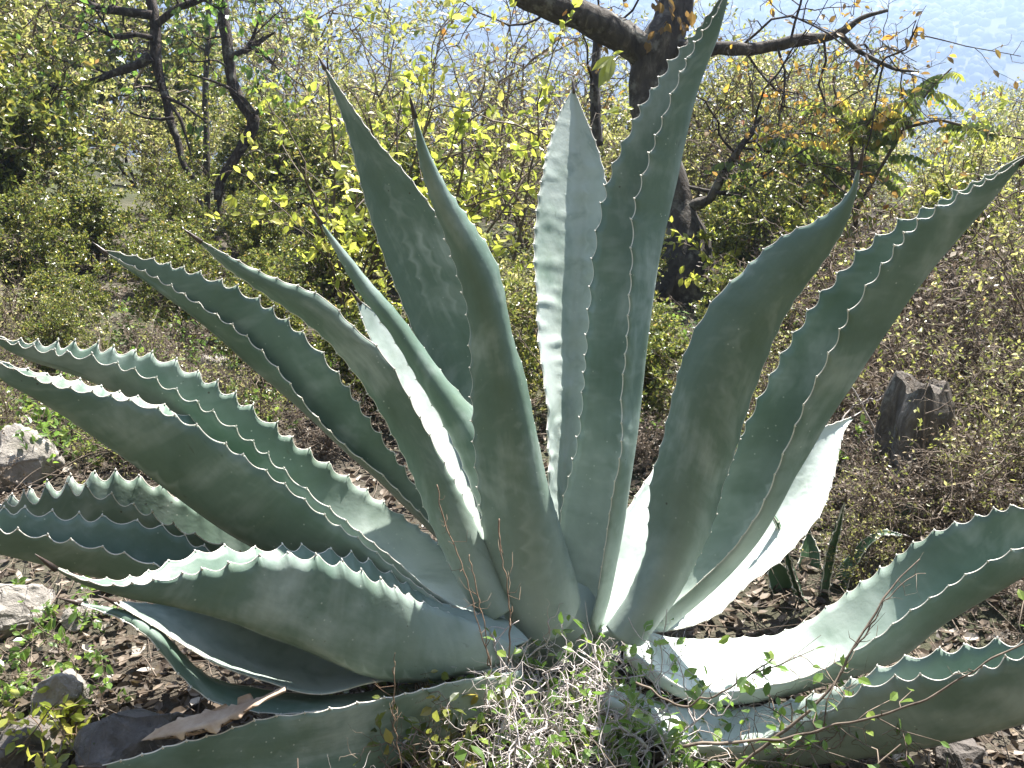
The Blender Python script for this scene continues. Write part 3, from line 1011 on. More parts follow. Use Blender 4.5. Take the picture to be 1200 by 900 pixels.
# scrub with small leaves, in two forms, then copies through the thicket
SCR = dict(k=(7, 6, 4), wob=(.16, .25, .3), up=(.04, .05, .05), lr=(.32, .6), leaves=9, size=(.028, .058), tilt=.9)
PAL = dict(k=(6, 6, 4), wob=(.18, .28, .35), up=(.03, .03, .02), lr=(.35, .62), leaves=6, size=(.022, .05), tilt=.9)
TWG = dict(k=(7, 6, 3), wob=(.22, .32, .4), up=(.02, .0, -.02), lr=(.35, .65), leaves=1.7, size=(.02, .042), tilt=.9)

G1 = 'leafy scrub bushes in the thicket'
G2 = 'pale straggly bushes in the thicket'
G3 = 'bare twiggy bushes in the thicket'
TWF = dict(TWG, leaves=2.2, wob=(.3, .4, .5))
L1 = 'small-leaved green bush in the thicket behind the agave'
L2 = 'pale straggly bush with yellowing leaves in the thicket'
L3 = 'tangled bush of dry twigs with few leaves'
pA, _ = shrub_proto('scrub_bush', 11, SCR, 8, 1.15, .012, (M['twig_dark'], M['lf_scrub']), L1, 'bush', G1)
pB, _ = shrub_proto('scrub_bush', 12, SCR, 9, 1.0, .011, (M['twig_dark'], M['lf_scrub']), L1, 'bush', G1, stem_spread=.9)
pC, _ = shrub_proto('straggly_bush', 13, PAL, 9, 1.25, .010, (M['twig'], M['lf_pale']), L2, 'bush', G2)
pD, _ = shrub_proto('straggly_bush', 14, PAL, 9, 1.1, .010, (M['twig'], M['lf_pale']), L2, 'bush', G2, stem_spread=.9)
pE, _ = shrub_proto('twiggy_bush', 15, TWG, 9, .95, .009, (M['twig'], M['lf_pale']), L3, 'bush', G3, stem_spread=1.0)
pF, _ = shrub_proto('twiggy_bush', 16, TWF, 9, .8, .009, (M['twig'], M['lf_dry']), L3, 'bush', G3, stem_spread=1.3)
used = set()


def put(proto, x, y, s, rz=None, z=None):
    zz = hgt(x, y) if z is None else z
    rz = random.uniform(0, 6.28) if rz is None else rz
    if proto.name not in used:
        used.add(proto.name)
        proto.location = (x, y, zz)
        proto.rotation_euler = (0, 0, rz)
        proto.scale = (s, s, s)
        return proto
    return copy_thing(proto, (x, y, zz), rz, s)


random.seed(5)
# (where, [(proto, x, y, scale)...])
BUSH = [
    ('in the dense thicket at the edge of the left litter', [
        (pA, -2.35, 3.75, .80), (pB, -2.9, 4.2, .95), (pB, -2.4, 4.6, .80), (pC, -3.3, 5.2, 1.0), (pA, -3.4, 4.2, 1.1), (pC, -2.85, 5.6, .9), (pD, -3.8, 6.3, 1.1)]),
    ('in front of the two crooked trees', [
        (pA, -1.75, 3.55, .30), (pB, -1.35, 3.9, .30), (pA, -1.1, 4.35, .27), (pB, -1.85, 4.25, .36), (pA, -1.5, 4.4, .28), (pB, -1.3, 4.75, .24), (pB, -.95, 3.6, .28),
        (pA, -2.1, 3.15, .28), (pB, -1.55, 3.2, .24), (pA, -1.2, 3.35, .25), (pB, -2.0, 2.75, .22), (pA, -1.35, 2.85, .18), (pB, -.75, 3.9, .3), (pA, -1.65, 2.55, .16)]),
    ('behind the crooked and zigzag trees', [
        (pD, -2.1, 6.1, .55), (pA, -1.5, 5.7, .50), (pB, -1.1, 5.6, .55), (pC, -1.7, 6.8, .5), (pE, -1.3, 7.2, .9)]),
    ('behind the yellow-green shrubs', [
        (pB, -.45, 4.3, .55), (pD, -.75, 5.3, .65), (pE, -.3, 5.3, .95), (pE, .1, 5.0, .90), (pE, -.9, 6.3, 1.1), (pE, -.1, 6.2, .80), (pE, .2, 7.4, 1.3)]),
    ('around the foot of the gnarled tree', [
        (pA, .45, 3.75, .22), (pB, 1.05, 4.5, .38), (pE, .6, 5.9, .95), (pD, .75, 5.2, .50), (pF, .95, 3.3, .55), (pE, 1.15, 5.4, .85), (pC, 1.1, 6.2, .55),
        (pB, .35, 3.1, .26), (pA, .75, 2.95, .24), (pB, .2, 3.45, .25), (pA, 1.0, 3.7, .34), (pB, .1, 3.4, .3)]),
    ('beside the pinnate shrub', [
        (pA, 1.35, 4.6, .42), (pC, 1.55, 5.4, .62), (pE, 1.3, 5.0, .75), (pC, 1.0, 5.8, .8), (pD, 2.1, 4.8, .48), (pB, 1.9, 4.2, .42), (pE, 1.9, 5.6, .60), (pD, 2.6, 4.3, .52), (pE, 2.7, 5.3, .6), (pC, 3.2, 5.0, .5)]),
    ('in the dry tangle around the stump', [
        (pE, 1.75, 3.6, .60), (pF, 1.45, 3.0, .70), (pE, 2.1, 3.1, .70), (pF, 1.25, 2.6, .50), (pE, 1.6, 2.45, .55), (pF, 2.0, 2.6, .65), (pF, 1.9, 2.1, .50), (pE, 1.2, 2.95, .5), (pF, 1.6, 2.8, .6),]),
    ('between the stump and the low right agave leaf', [
        (pF, .98, 2.25, .36), (pE, 1.12, 2.0, .30), (pF, 1.38, 2.15, .42), (pF, 1.0, 2.75, .42), (pE, .8, 2.55, .32), (pF, 1.5, 1.85, .36), (pE, 1.75, 2.2, .5), (pF, 1.25, 1.75, .26), (pF, .75, 2.2, .22),
        (pF, .80, 1.93, .30), (pF, 1.03, 1.9, .36), (pE, .95, 1.96, .34), (pF, 1.25, 1.6, .3), (pF, 1.1, 1.45, .2), (pE, 1.4, 1.75, .32), (pF, .9, 1.4, .16), (pE, .72, 1.75, .2), (pF, 1.15, 1.65, .26), (pE, .62, 2.0, .22), (pF, .98, 1.62, .18), (pE, 1.15, 2.3, .40), (pF, .95, 2.45, .4), (pE, 1.35, 2.4, .5), (pF, 1.3, 1.95, .33)]),
    ('close behind the agave leaf bases', [
        (pB, -.4, 2.7, .30), (pA, -.1, 2.6, .28), (pC, .15, 2.75, .33), (pB, .4, 2.6, .28), (pA, -.7, 2.8, .26), (pE, .6, 2.4, .30), (pF, .3, 2.3, .22), (pF, -.5, 2.35, .22)]),
    ('in the litter beyond the long left leaves', [
        (pE, -1.1, 2.5, .26), (pF, -1.6, 2.2, .25), (pE, -1.5, 2.9, .35), (pF, -1.25, 1.95, .22), (pE, -2.0, 2.45, .3), (pE, -.95, 2.25, .24), (pF, -1.45, 2.5, .3), (pE, -.7, 2.45, .26), (pF, -1.75, 2.65, .32), (pE, -1.3, 2.25, .25), (pF, -1.05, 2.85, .3), (pF, -.85, 2.55, .22)]),
    ('far down the slope', [
        (pC, -4.5, 8, 1.4), (pA, -3.0, 8, 1.1), (pE, -1.6, 8.4, 1.0), (pE, 1.2, 8.2, 1.1), (pD, 2.6, 8, .7), (pC, 4.2, 8.4, .7),
        (pE, .2, 9.5, 1.1), (pC, -2.4, 10, 1.5), (pA, 3.4, 10.5, .9), (pA, -5.0, 10.5, 2.0), (pC, 5.5, 11, .9)]),
]
KIND = {pA: 'small-leaved green bush', pB: 'small-leaved green bush', pC: 'straggly bush with yellowing leaves', pD: 'straggly bush with yellowing leaves',
        pE: 'nearly bare twiggy bush', pF: 'nearly bare twiggy bush'}
for where, items in BUSH:
    for pr_, x, y, s in items:
        o_ = put(pr_, x, y, s)
        o_['label'] = KIND[pr_] + ' ' + where
        o_['group'] = o_['label'].replace(' bush ', ' bushes ', 1)

# ------------------------------------------------------------------ trees
def limb(px, d, wpx, n=40, sides=12, rough=.10, seed=0):
    """a limb traced along the photograph at distance d (may vary); widths in pixels"""
    px = np.asarray(px, float)
    d = np.broadcast_to(np.asarray(d, float), (len(px),))
    P = at_many(px, d)
    r_ = np.asarray(np.interp(np.linspace(0, 1, len(px)), np.linspace(0, 1, len(wpx)), wpx)) / FPX * d / 2
    A = smooth_line(np.concatenate((P, r_[:, None]), 1), n, 1)
    V, F = tube(A[:, :3], A[:, 3], sides, True)
    if rough:
        rep = np.repeat(A[:, :3], sides, 0)
        c = V[:len(rep)]
        rr = np.repeat(A[:, 3], sides)
        off = np.array([mnoise.noise((p[0] * 22 + seed, p[1] * 22, p[2] * 9)) + .5 * mnoise.noise((p[0] * 60, p[1] * 60, p[2] * 25 + seed)) for p in c])
        V[:len(rep)] = rep + (c - rep) * (1 + rough * 2 * off)[:, None]
    return fix_quads(V, F), A


TW = dict(k=(5, 4), wob=(.3, .38, .42), up=(.02, .0, .0), lr=(.4, .7), leaves=2.5, size=(.03, .06), tilt=.8, hang=-.4, spread=1.1)


def spray(r, lines, count, Lr, spec, rad=.006, along=(.3, 1)):
    tubes, lv = [], Leaves()
    for _ in range(count):
        A = lines[r.integers(len(lines))]
        f = r.uniform(*along)
        i = min(len(A) - 2, int(f * (len(A) - 1)))
        td = unit(A[i + 1, :3] - A[i, :3])
        side = r.normal(0, 1, 3)
        side = unit(side - td * side.dot(td))
        grow(r, A[i, :3], td * .4 + side, r.uniform(*Lr), min(rad, A[i, 3] * .6), 0, spec, tubes, lv)
    return tubes, lv


def shift_tubes(tubes, o):
    return [(P - o, R, s) for P, R, s in tubes]


def make_tree(name, label, base, mains, subs, mat, seed, sprays, leafmat, tpl='ovate'):
    t = thing(name, base, label, 'tree')
    lines = []
    for k, (px, d, wp_, *rest) in enumerate(mains):
        (V, F), A = limb(px, d, wp_, 60, 14, .10, seed + k)
        obj('trunk', mk_mesh('trunk', V - base, F), mat, t)
        lines.append(A)
    for k, (px, d, wp_) in enumerate(subs):
        (V, F), A = limb(px, d, wp_, 36, 8, .10, seed + 20 + k)
        obj('branch', mk_mesh('branch', V - base, F), mat, t)
        lines.append(A)
    r = np.random.default_rng(seed)
    if sprays:
        cnt, Lr, spec = sprays
        tubes, lv = spray(r, lines[len(mains):] + lines[:1], cnt, Lr, spec)
        tw = obj('twigs', tubes_mesh('twigs', shift_tubes(tubes, base)), M['bark_thin'], t)
        tw['kind'] = 'stuff'
        if lv.p:
            cr = obj('crown', leaf_mesh('crown', tpl, np.array(lv.p) - base, lv.d, lv.n, lv.s, lv.r), leafmat, t)
            cr['kind'] = 'stuff'
    return t, lines


# right tree, gnarled, behind the agave
tb = ground_hit(792, 352)
D_ = 4.05
right_tree, rl = make_tree(
    'gnarled_tree', 'gnarled grey tree with a thick forked trunk behind the upright agave leaves', tb,
    [([(800, 366), (803, 322), (803, 290), (797, 255), (790, 215), (774, 170), (757, 130), (758, 95), (768, 60), (790, 20), (800, -30), (805, -90), (822, -180), (815, -270), (838, -350)],
      D_, [84, 72, 58, 42, 34, 34, 36, 42, 50, 42, 34, 28, 20, 13, 4])],
    [([(766, 66), (740, 50), (712, 33), (680, 18), (648, 8), (615, -6), (585, -30), (545, -85), (520, -150), (470, -215)], [4.05, 4.02, 3.98, 3.94, 3.9, 3.88, 3.86, 3.9, 3.95, 4.0], [44, 40, 38, 36, 34, 32, 28, 20, 12, 4]),
     ([(775, 55), (810, 58), (845, 56), (880, 58), (912, 52), (942, 46), (970, 44), (990, 36), (1010, 20), (1040, 12)], [4.05, 4.03, 4.0, 3.98, 3.96, 3.94, 3.92, 3.9, 3.88, 3.86], [24, 19, 16, 14, 15, 14, 11, 9, 6, 4]),
     ([(985, 40), (1003, 58), (1025, 70), (1050, 82), (1075, 84)], 3.9, [7, 6, 5, 4, 2]),
     ([(798, 246), (815, 240), (832, 234), (842, 215), (855, 192), (868, 172), (880, 155), (892, 136)], [4.05, 4.0, 3.97, 3.95, 3.93, 3.9, 3.9, 3.88], [16, 13, 12, 11, 9, 8, 6, 4]),
     ([(794, 217), (830, 224), (870, 230), (905, 238), (940, 240), (965, 232)], 4.02, [5, 5, 4, 4, 3, 2]),
     ([(700, 170), (698, 130), (697, 90), (700, 50), (705, 15)], 4.3, [13, 12, 12, 11, 9])],
    M['bark'], 41, (36, (.25, .6), dict(TW, leaves=1.3, size=(.02, .042))), M['lf_brown'])
# the hanging yellow-green leaves by the fork, each a leaf of the tree
tv, tf = leaf_tpl('ovate')
one_leaf = {}


def single_leaf(parent, origin, p, d, n, s, rnd, mat, key, nar=1.0):
    kk = (key, int(rnd * 5))
    if kk not in one_leaf:
        one_leaf[kk] = mk_mesh('leaf', tv, tf, False, {'rnd': np.full(len(tv), (int(rnd * 5) + .5) / 5)})
        one_leaf[kk].materials.append(mat)
    o = bpy.data.objects.new('leaf', one_leaf[kk])
    C.objects.link(o)
    o.parent = parent
    d = unit(d)
    X = unit(np.cross(d, n))
    Z = np.cross(X, d)
    X = X * nar
    m = Matrix(((X[0] * s, d[0] * s, Z[0] * s, p[0] - origin[0]), (X[1] * s, d[1] * s, Z[1] * s, p[1] - origin[1]), (X[2] * s, d[2] * s, Z[2] * s, p[2] - origin[2]), (0, 0, 0, 1)))
    o.matrix_local = m
    return o


rr = np.random.default_rng(9)
for (x0, y0, x1, y1) in ((716, 66, 694, 82), (716, 68, 702, 102), (718, 66, 712, 96), (718, 64, 730, 60)):
    a, b = at(x0, y0, 3.7), at(x1, y1, 3.66)
    single_leaf(right_tree, tb, a, b - a, unit((.1, -.9, .3)), np.linalg.norm(b - a), .5, M['lf_yellow'], 'y', .6)
# dead brown leaves hanging in the fork
for k in range(34):
    a = at(rr.uniform(755, 812), rr.uniform(-5, 55), rr.uniform(3.85, 4.0))
    single_leaf(right_tree, tb, a, np.array((rr.normal(0, .4), rr.normal(0, .3), -1)), unit(rr.normal(0, .5, 3) + (0, -1, 0)), rr.uniform(.03, .065), rr.uniform(0, .45), M['lf_brown'], 'b')

# left trees
lt1 = ground_hit(232, 305)
t1, _ = make_tree(
    'crooked_tree', 'slender crooked dark tree with a low branch reaching over the bushes', lt1,
    [([(240, 310), (236, 260), (231, 214), (214, 192), (209, 166), (199, 142), (194, 113), (187, 93), (182, 63), (183, 33), (177, 5), (172, -30), (165, -70), (178, -150), (160, -220)],
      4.85, [8, 8, 7, 8, 8, 9, 9, 10, 14, 13, 12, 11, 10, 7, 2])],
    [([(178, 18), (158, 15), (135, 12), (112, 9), (103, 2), (100, -12)], 4.83, [11, 10, 10, 9, 9, 7]),
     ([(176, 66), (162, 76), (147, 81), (130, 87), (112, 94), (90, 99), (65, 98), (40, 103)], 4.80, [12, 10, 9, 8, 7, 6, 4, 2]),
     ([(180, 45), (160, 40), (145, 44), (130, 42), (112, 32), (93, 21)], 4.80, [7, 6, 6, 5, 4, 2]),
     ([(184, 28), (196, 18), (208, 9), (222, 4), (240, -3), (262, -18)], 4.82, [9, 9, 8, 8, 7, 5]),
     ([(190, 112), (204, 118), (217, 124), (230, 134), (243, 144)], 4.82, [5, 4, 4, 3, 2]),
     ([(200, 122), (212, 140), (218, 160), (224, 182)], 4.80, [4, 4, 3, 2]),
     ([(204, 138), (188, 140), (170, 138), (152, 132)], 4.78, [4, 4, 3, 2])],
    M['bark_thin'], 51, (20, (.15, .4), dict(TW, leaves=.6)), M['lf_green'])
lt2 = ground_hit(252, 288)
t2, _ = make_tree(
    'zigzag_tree', 'thin dark tree with a sharp zigzag bend in its trunk', lt2,
    [([(250, 296), (253, 265), (255, 240), (257, 213), (267, 197), (283, 173), (296, 152), (298, 136), (283, 122), (272, 97), (268, 67), (263, 33), (260, 0), (258, -35), (262, -75), (250, -150), (268, -230)],
      5.0, [11, 10, 10, 10, 11, 13, 14, 16, 14, 13, 13, 14, 14, 13, 12, 8, 2])],
    [([(270, 66), (285, 60), (298, 54), (310, 45), (322, 38)], 4.98, [8, 7, 6, 5, 2]),
     ([(288, 58), (296, 45), (302, 28), (305, 10)], 4.98, [5, 4, 3, 2]),
     ([(300, 60), (315, 68), (327, 82)], 4.96, [4, 3, 2]),
     ([(297, 132), (288, 118), (270, 104), (250, 95), (222, 87)], 4.92, [5, 4, 4, 3, 2]),
     ([(300, 134), (306, 122), (318, 112)], 4.95, [5, 3, 2])],
    M['bark_thin'], 61, (14, (.12, .3), dict(TW, leaves=.4)), M['lf_green'])
lt3 = ground_hit(242, 262)
t3, _ = make_tree(
    'pole_tree', 'straight thin grey pole-like tree beyond the zigzag tree', lt3,
    [([(243, 268), (242, 200), (242, 153), (240, 117), (243, 60), (245, 0), (247, -60), (240, -150)], 5.7, [8, 8, 7, 7, 6, 6, 5, 2])],
    [([(243, 60), (252, 40), (258, 20), (266, -5)], 5.7, [3, 3, 2, 2])],
    M['bark'], 71, (8, (.15, .4), dict(TW, leaves=1.5)), M['lf_green'])

# ------------------------------------------------------------------ shrubs with leaves one can pick out
YEL = dict(k=(5, 4), wob=(.16, .22, .28), up=(.05, .04, .03), lr=(.35, .6), leaves=8, leaves_mid=2, size=(.026, .044), tilt=.9)


def leafy_shrub(name, seed, spec, base, stems, H, rad, mats, label, cat, key, individual, stem_spread=.5, lean=(0, 0), base_r=.05, cam_sort=True):
    r = np.random.default_rng(seed)
    tubes, lv = [], Leaves()
    for k in range(stems):
        a = r.uniform(0, 6.28)
        b = base + np.array((math.cos(a) * base_r, math.sin(a) * base_r, -.03)) * r.uniform(.2, 1)
        o_ = np.array((math.cos(a), math.sin(a), 0)) * r.uniform(0, stem_spread) + np.array((*lean, 0))
        grow(r, b, o_ + np.array((0, 0, 1.)), H * r.uniform(.65, 1.1), rad, 0, spec, tubes, lv)
    t = thing(name, base, label, cat)
    st = obj('stem', tubes_mesh('stem', shift_tubes(tubes, base)), mats[0], t)
    st['kind'] = 'stuff'
    P = np.array(lv.p)
    order = np.argsort(np.linalg.norm(P - np.array((0, 0, CAMZ)), axis=1) / np.array(lv.s))
    for i in order[:individual]:
        single_leaf(t, base, lv.p[i], lv.d[i], lv.n[i], lv.s[i], min(.99, lv.r[i]), mats[1], key)
    rest = order[individual:]
    if len(rest):
        pick = lambda A: np.array(A)[rest]
        fo = obj('foliage', leaf_mesh('foliage', 'ovate', P[rest] - base, pick(lv.d), pick(lv.n), pick(lv.s), pick(lv.r)), mats[1], t)
        fo['kind'] = 'stuff'
    return t


b0 = ground_hit(520, 400)
leafy_shrub('yellow_green_shrub', 21, YEL, np.array((-.25, 3.2, hgt(-.25, 3.2))), 9, .80, .007, (M['twig_dark'], M['lf_yellow']),
            'bright yellow-green shrub glowing in the sun right behind the agave', 'shrub', 'y', 220, .55)
leafy_shrub('yellow_green_shrub', 22, YEL, np.array((-.55, 3.3, hgt(-.55, 3.3))), 5, .95, .006, (M['twig_dark'], M['lf_yellow']),
            'tall loose yellow-green shrub with wands above the left agave tips', 'shrub', 'y', 150, .45)
leafy_shrub('yellow_green_shrub', 23, YEL, np.array((.95, 3.9, hgt(.95, 3.9))), 7, .42, .006, (M['twig_dark'], M['lf_yellow']),
            'low yellow-green shrub at the foot of the gnarled tree', 'shrub', 'y', 120, .7)
leafy_shrub('yellow_green_shrub', 24, YEL, np.array((2.05, 3.9, hgt(2.05, 3.9))), 5, .75, .006, (M['twig_dark'], M['lf_yellow']),
            'yellow-leaved shrub among dry twigs below the long right agave leaf', 'shrub', 'y', 100, .5)


# shrub with feather-like compound leaves, right
def pinnate_shrub(name, base, label, seed, pts, n_fronds):
    r = np.random.default_rng(seed)
    t = thing(name, base, label, 'shrub')
    tubes, lines = [], []
    for px, d, wp_ in pts:
        (V, F), A = limb(px, d, wp_, 24, 6, .05, seed)
        obj('branch', mk_mesh('branch', V - base, F), M['twig_dark'], t)
        lines.append(A)
    fr, lv = [], Leaves()
    for k in range(n_fronds):
        A = lines[r.integers(len(lines))]
        i = r.integers(int(len(A) * .25), len(A) - 1)
        p = A[i, :3] + r.normal(0, .03, 3)
        a = r.uniform(0, 6.28)
        d = unit((math.cos(a), math.sin(a) * .7, r.uniform(-.1, .5)))
        Ln = r.uniform(.10, .19)
        q = [A[i, :3]]
        dd = d.copy()
        for s_ in range(7):
            dd = unit(dd + np.array((0, 0, -.13)))
            q.append(q[-1] + dd * Ln / 7)
        q = np.array(q)
        fr.append((q, np.linspace(.0013, .0006, 8), 3))
        sidev = unit(np.cross(d, (0, 0, 1)))
        rb = r.beta(2, 2)
        for s_ in range(1, 8):
            for sg in (-1, 1):
                lv.add(q[s_], unit(sidev * sg * .7 + np.array((0, 0, -.75)) + dd * .3), unit(sidev * sg + r.normal(0, .25, 3) + np.array((0, 0, .6))), r.uniform(.036, .056) * (1 - .04 * s_), min(1, max(0, rb + r.normal(0, .08))))
    st = obj('stem', tubes_mesh('stem', shift_tubes(fr, base)), M['twig_dark'], t)
    st['kind'] = 'stuff'
    P = np.array(lv.p)
    order = np.argsort(np.linalg.norm(P - np.array((0, 0, CAMZ)), axis=1))
    for i in order[:280]:
        single_leaf(t, base, lv.p[i], lv.d[i], lv.n[i], lv.s[i], min(.99, lv.r[i]), M['lf_pinnate'], 'p')
    rest = order[280:]
    if len(rest):
        pick = lambda A_: np.array(A_)[rest]
        fo = obj('foliage', leaf_mesh('foliage', 'ovate', P[rest] - base, pick(lv.d), pick(lv.n), pick(lv.s), pick(lv.r)), M['lf_pinnate'], t)
        fo['kind'] = 'stuff'
    return t


pb = ground_hit(1010, 345)
pinnate_shrub('pinnate_shrub', pb, 'shrub with drooping rows of feather-like leaflets right of the gnarled tree', 31,
              [([(1010, 345), (1004, 280), (1000, 220), (998, 170), (985, 130), (975, 95)], 4.1, [7, 6, 5, 4, 3, 2]),
               ([(1002, 250), (1030, 200), (1060, 150), (1085, 110), (1115, 80)], [4.1, 4.05, 4.0, 3.95, 3.9], [5, 4, 4, 3, 2]),
               ([(1000, 220), (960, 180), (930, 165), (900, 160)], [4.1, 4.0, 3.95, 3.9], [4, 3, 3, 2]),
               ([(1060, 150), (1100, 140), (1140, 150), (1180, 160), (1215, 165)], [4.0, 3.95, 3.9, 3.85, 3.8], [4, 4, 3, 3, 2]),
               ([(998, 170), (1020, 140), (1050, 125)], 4.05, [3, 3, 2]),
               ([(1000, 220), (940, 215), (880, 200), (850, 180)], [4.1, 3.95, 3.9, 3.9], [4, 3, 3, 2])], 130)

# ------------------------------------------------------------------ stump, stones
import bmesh


def rock(px, py, sx, sy, sz, seed, label, mat='rock', sink=.35, rz=0, dist=None, name='rock'):
    p = ground_hit(px, py) if dist is None else at(px, py, dist)
    r = np.random.default_rng(seed)
    bm = bmesh.new()
    for _ in range(26):
        v = unit(r.normal(0, 1, 3)) * r.uniform(.8, 1.1)
        bm.verts.new((v[0] * sx, v[1] * sy, v[2] * sz))
    res = bmesh.ops.convex_hull(bm, input=bm.verts)
    bmesh.ops.delete(bm, geom=[g for g in res['geom_interior'] if isinstance(g, bmesh.types.BMVert)], context='VERTS')
    bmesh.ops.triangulate(bm, faces=bm.faces[:])
    bmesh.ops.bevel(bm, geom=bm.edges[:], offset=min(sx, sy, sz) * .09, segments=2, affect='EDGES', profile=.6)
    bmesh.ops.triangulate(bm, faces=bm.faces[:])
    bmesh.ops.subdivide_edges(bm, edges=bm.edges[:], cuts=2, use_grid_fill=True)
    bmesh.ops.triangulate(bm, faces=bm.faces[:])
    bm.normal_update()
    m_ = max(sx, sy, sz)
    for v in bm.verts:
        c = v.co
        k = mnoise.noise((c.x / m_ * 3 + seed, c.y / m_ * 3, c.z / m_ * 3)) * .10 + mnoise.noise((c.x / m_ * 9, c.y / m_ * 9, c.z / m_ * 9 + seed)) * .05 + mnoise.noise((c.x / m_ * 24, c.y / m_ * 24, c.z / m_ * 24 + seed)) * .02
        v.co = c + v.normal * k * m_
    me = bpy.data.meshes.new(name)
    bm.to_mesh(me)
    bm.free()
    for f in me.polygons:
        f.use_smooth = True
    o = obj(name, me, M[mat])
    o.location = (p[0], p[1], p[2] + sz * (1 - 2 * sink) if dist is None else p[2])
    o.rotation_euler = (0, 0, rz)
    tag(o, label, 'rock')
    return o


rock(78, 838, .052, .045, .055, 1, 'pale block of limestone lit by the sun left of the dried leaf', 'rock', .25, .4)
rock(165, 888, .115, .075, .06, 2, 'broad flat dark stone under the dried leaf', 'rock_dark', .35, .2)
rock(30, 560, .10, .09, .09, 3, 'rounded grey boulder half hidden by leaves at the left edge', 'rock', .25, 1.0)
rock(20, 725, .07, .07, .06, 4, 'grey stone under the low left agave leaf tips', 'rock', .3, .7)
rock(95, 725, .04, .05, .03, 5, 'small pale stone beside the tip of the sweeping agave leaf', 'rock', .3, .1)
rock(1125, 890, .05, .05, .03, 6, 'small dark stone under the lowest right agave leaf', 'rock_dark', .3, .5)
rock(25, 885, .08, .06, .04, 8, 'dark stone in the shade at the bottom left corner', 'rock_dark', .3, .9)
rock(240, 430, .09, .06, .04, 9, 'flat sunlit stone in the leaf litter behind the left leaves', 'rock', .35, .3)

sb = ground_hit(1058, 598)


def stump():
    t = thing('tree_stump', sb, 'weathered dark grey tree stump among dry twigs on the right', 'stump')
    r = np.random.default_rng(4)
    H, n, sd = .35, 26, 30
    V = []
    for i in range(n + 1):
        f = i / n
        for j in range(sd):
            a = 2 * math.pi * j / sd
            rad = .072 * (1.3 - .35 * f - .25 * max(0, f - .85) / .15) * (1 + .16 * math.sin(3 * a + 1) * (1 - f * .4) + .22 * mnoise.noise((math.cos(a) * 2.2, math.sin(a) * 2.2, f * 1.2)) + .10 * mnoise.noise((math.cos(a) * 9, math.sin(a) * 9, f * 3)))
            top = (H + .035 * mnoise.noise((math.cos(a) * 1.1, math.sin(a) * 1.1, 7)) + .012 * mnoise.noise((math.cos(a) * 4, math.sin(a) * 4, 3)))
            V.append((rad * math.cos(a), rad * math.sin(a), -.03 + f * top))
    V = np.array(V)
    k = np.arange(n)[:, None] * sd
    j = np.arange(sd)[None]
    F = np.stack((k + j, k + (j + 1) % sd, k + sd + (j + 1) % sd, k + sd + j), -1).reshape(-1, 4)
    obj('stump_bark', mk_mesh('stump_bark', V, F), M['stump'], t)
    # broken top
    Vt, base = [], n * sd
    rim = V[base:base + sd]
    rings = 5
    for q in range(rings + 1):
        s = 1 - q / rings
        for j_ in range(sd):
            p = rim[j_] * (s, s, 1)
            p = p + (0, 0, -.05 * (1 - s) + .03 * mnoise.noise((p[0] * 40, p[1] * 40, q)) * (q > 0))
            Vt.append(p)
    k = np.arange(rings)[:, None] * sd
    Ft = np.stack((k + np.arange(sd)[None], k + (np.arange(sd)[None] + 1) % sd, k + sd + (np.arange(sd)[None] + 1) % sd, k + sd + np.arange(sd)[None]), -1).reshape(-1, 4)
    obj('broken_top', mk_mesh('broken_top', np.array(Vt), Ft), M['stump'], t)


stump()

# ------------------------------------------------------------------ leaf litter, fallen twigs, sprigs
def litter():
    r = np.random.default_rng(17)
    n = 34000
    y = .7 + 5.0 * r.random(n) ** 1.5
    x = r.uniform(-.72, .72, n) * (y + .35)
    P = np.array([(a, b, hgt(a, b) + r.uniform(.0, .02)) for a, b in zip(x, y)])
    a = r.uniform(0, 6.28, n)
    D = np.stack((np.cos(a), np.sin(a), r.normal(0, .3, n)), 1)
    Nn = unit_rows(np.stack((r.normal(0, .5, n), r.normal(0, .5, n), np.ones(n)), 1))
    o = obj('leaf_litter', leaf_mesh('leaf_litter', 'curl', P, D, Nn, r.uniform(.012, .034, n), r.beta(1.6, 1.6, n)), M['lf_dry'])
    o['kind'] = 'stuff'
    tag(o, 'brown and grey fallen leaves covering the soil', 'leaf litter')
    tubes = []
    for _ in range(2600):
        yy = .75 + 3.6 * r.random() ** 1.3
        xx = r.uniform(-.7, .7) * (yy + .3)
        an = r.uniform(0, 6.28)
        L = r.uniform(.05, .3)
        q = np.array((xx, yy, hgt(xx, yy) + r.uniform(.003, .03)))
        d = np.array((math.cos(an), math.sin(an), r.normal(.05, .15)))
        pts = [q]
        for _k in range(4):
            d = unit(d + r.normal(0, .18, 3) * (1, 1, .5))
            pts.append(pts[-1] + d * L / 4)
        tubes.append((np.array(pts), np.linspace(1, .5, 5) * r.uniform(.0006, .002), 4))
    o = obj('fallen_twigs', tubes_mesh('fallen_twigs', tubes), M['twig'])
    o['kind'] = 'stuff'
    tag(o, 'pale dry twigs scattered over the soil', 'twigs')


litter()


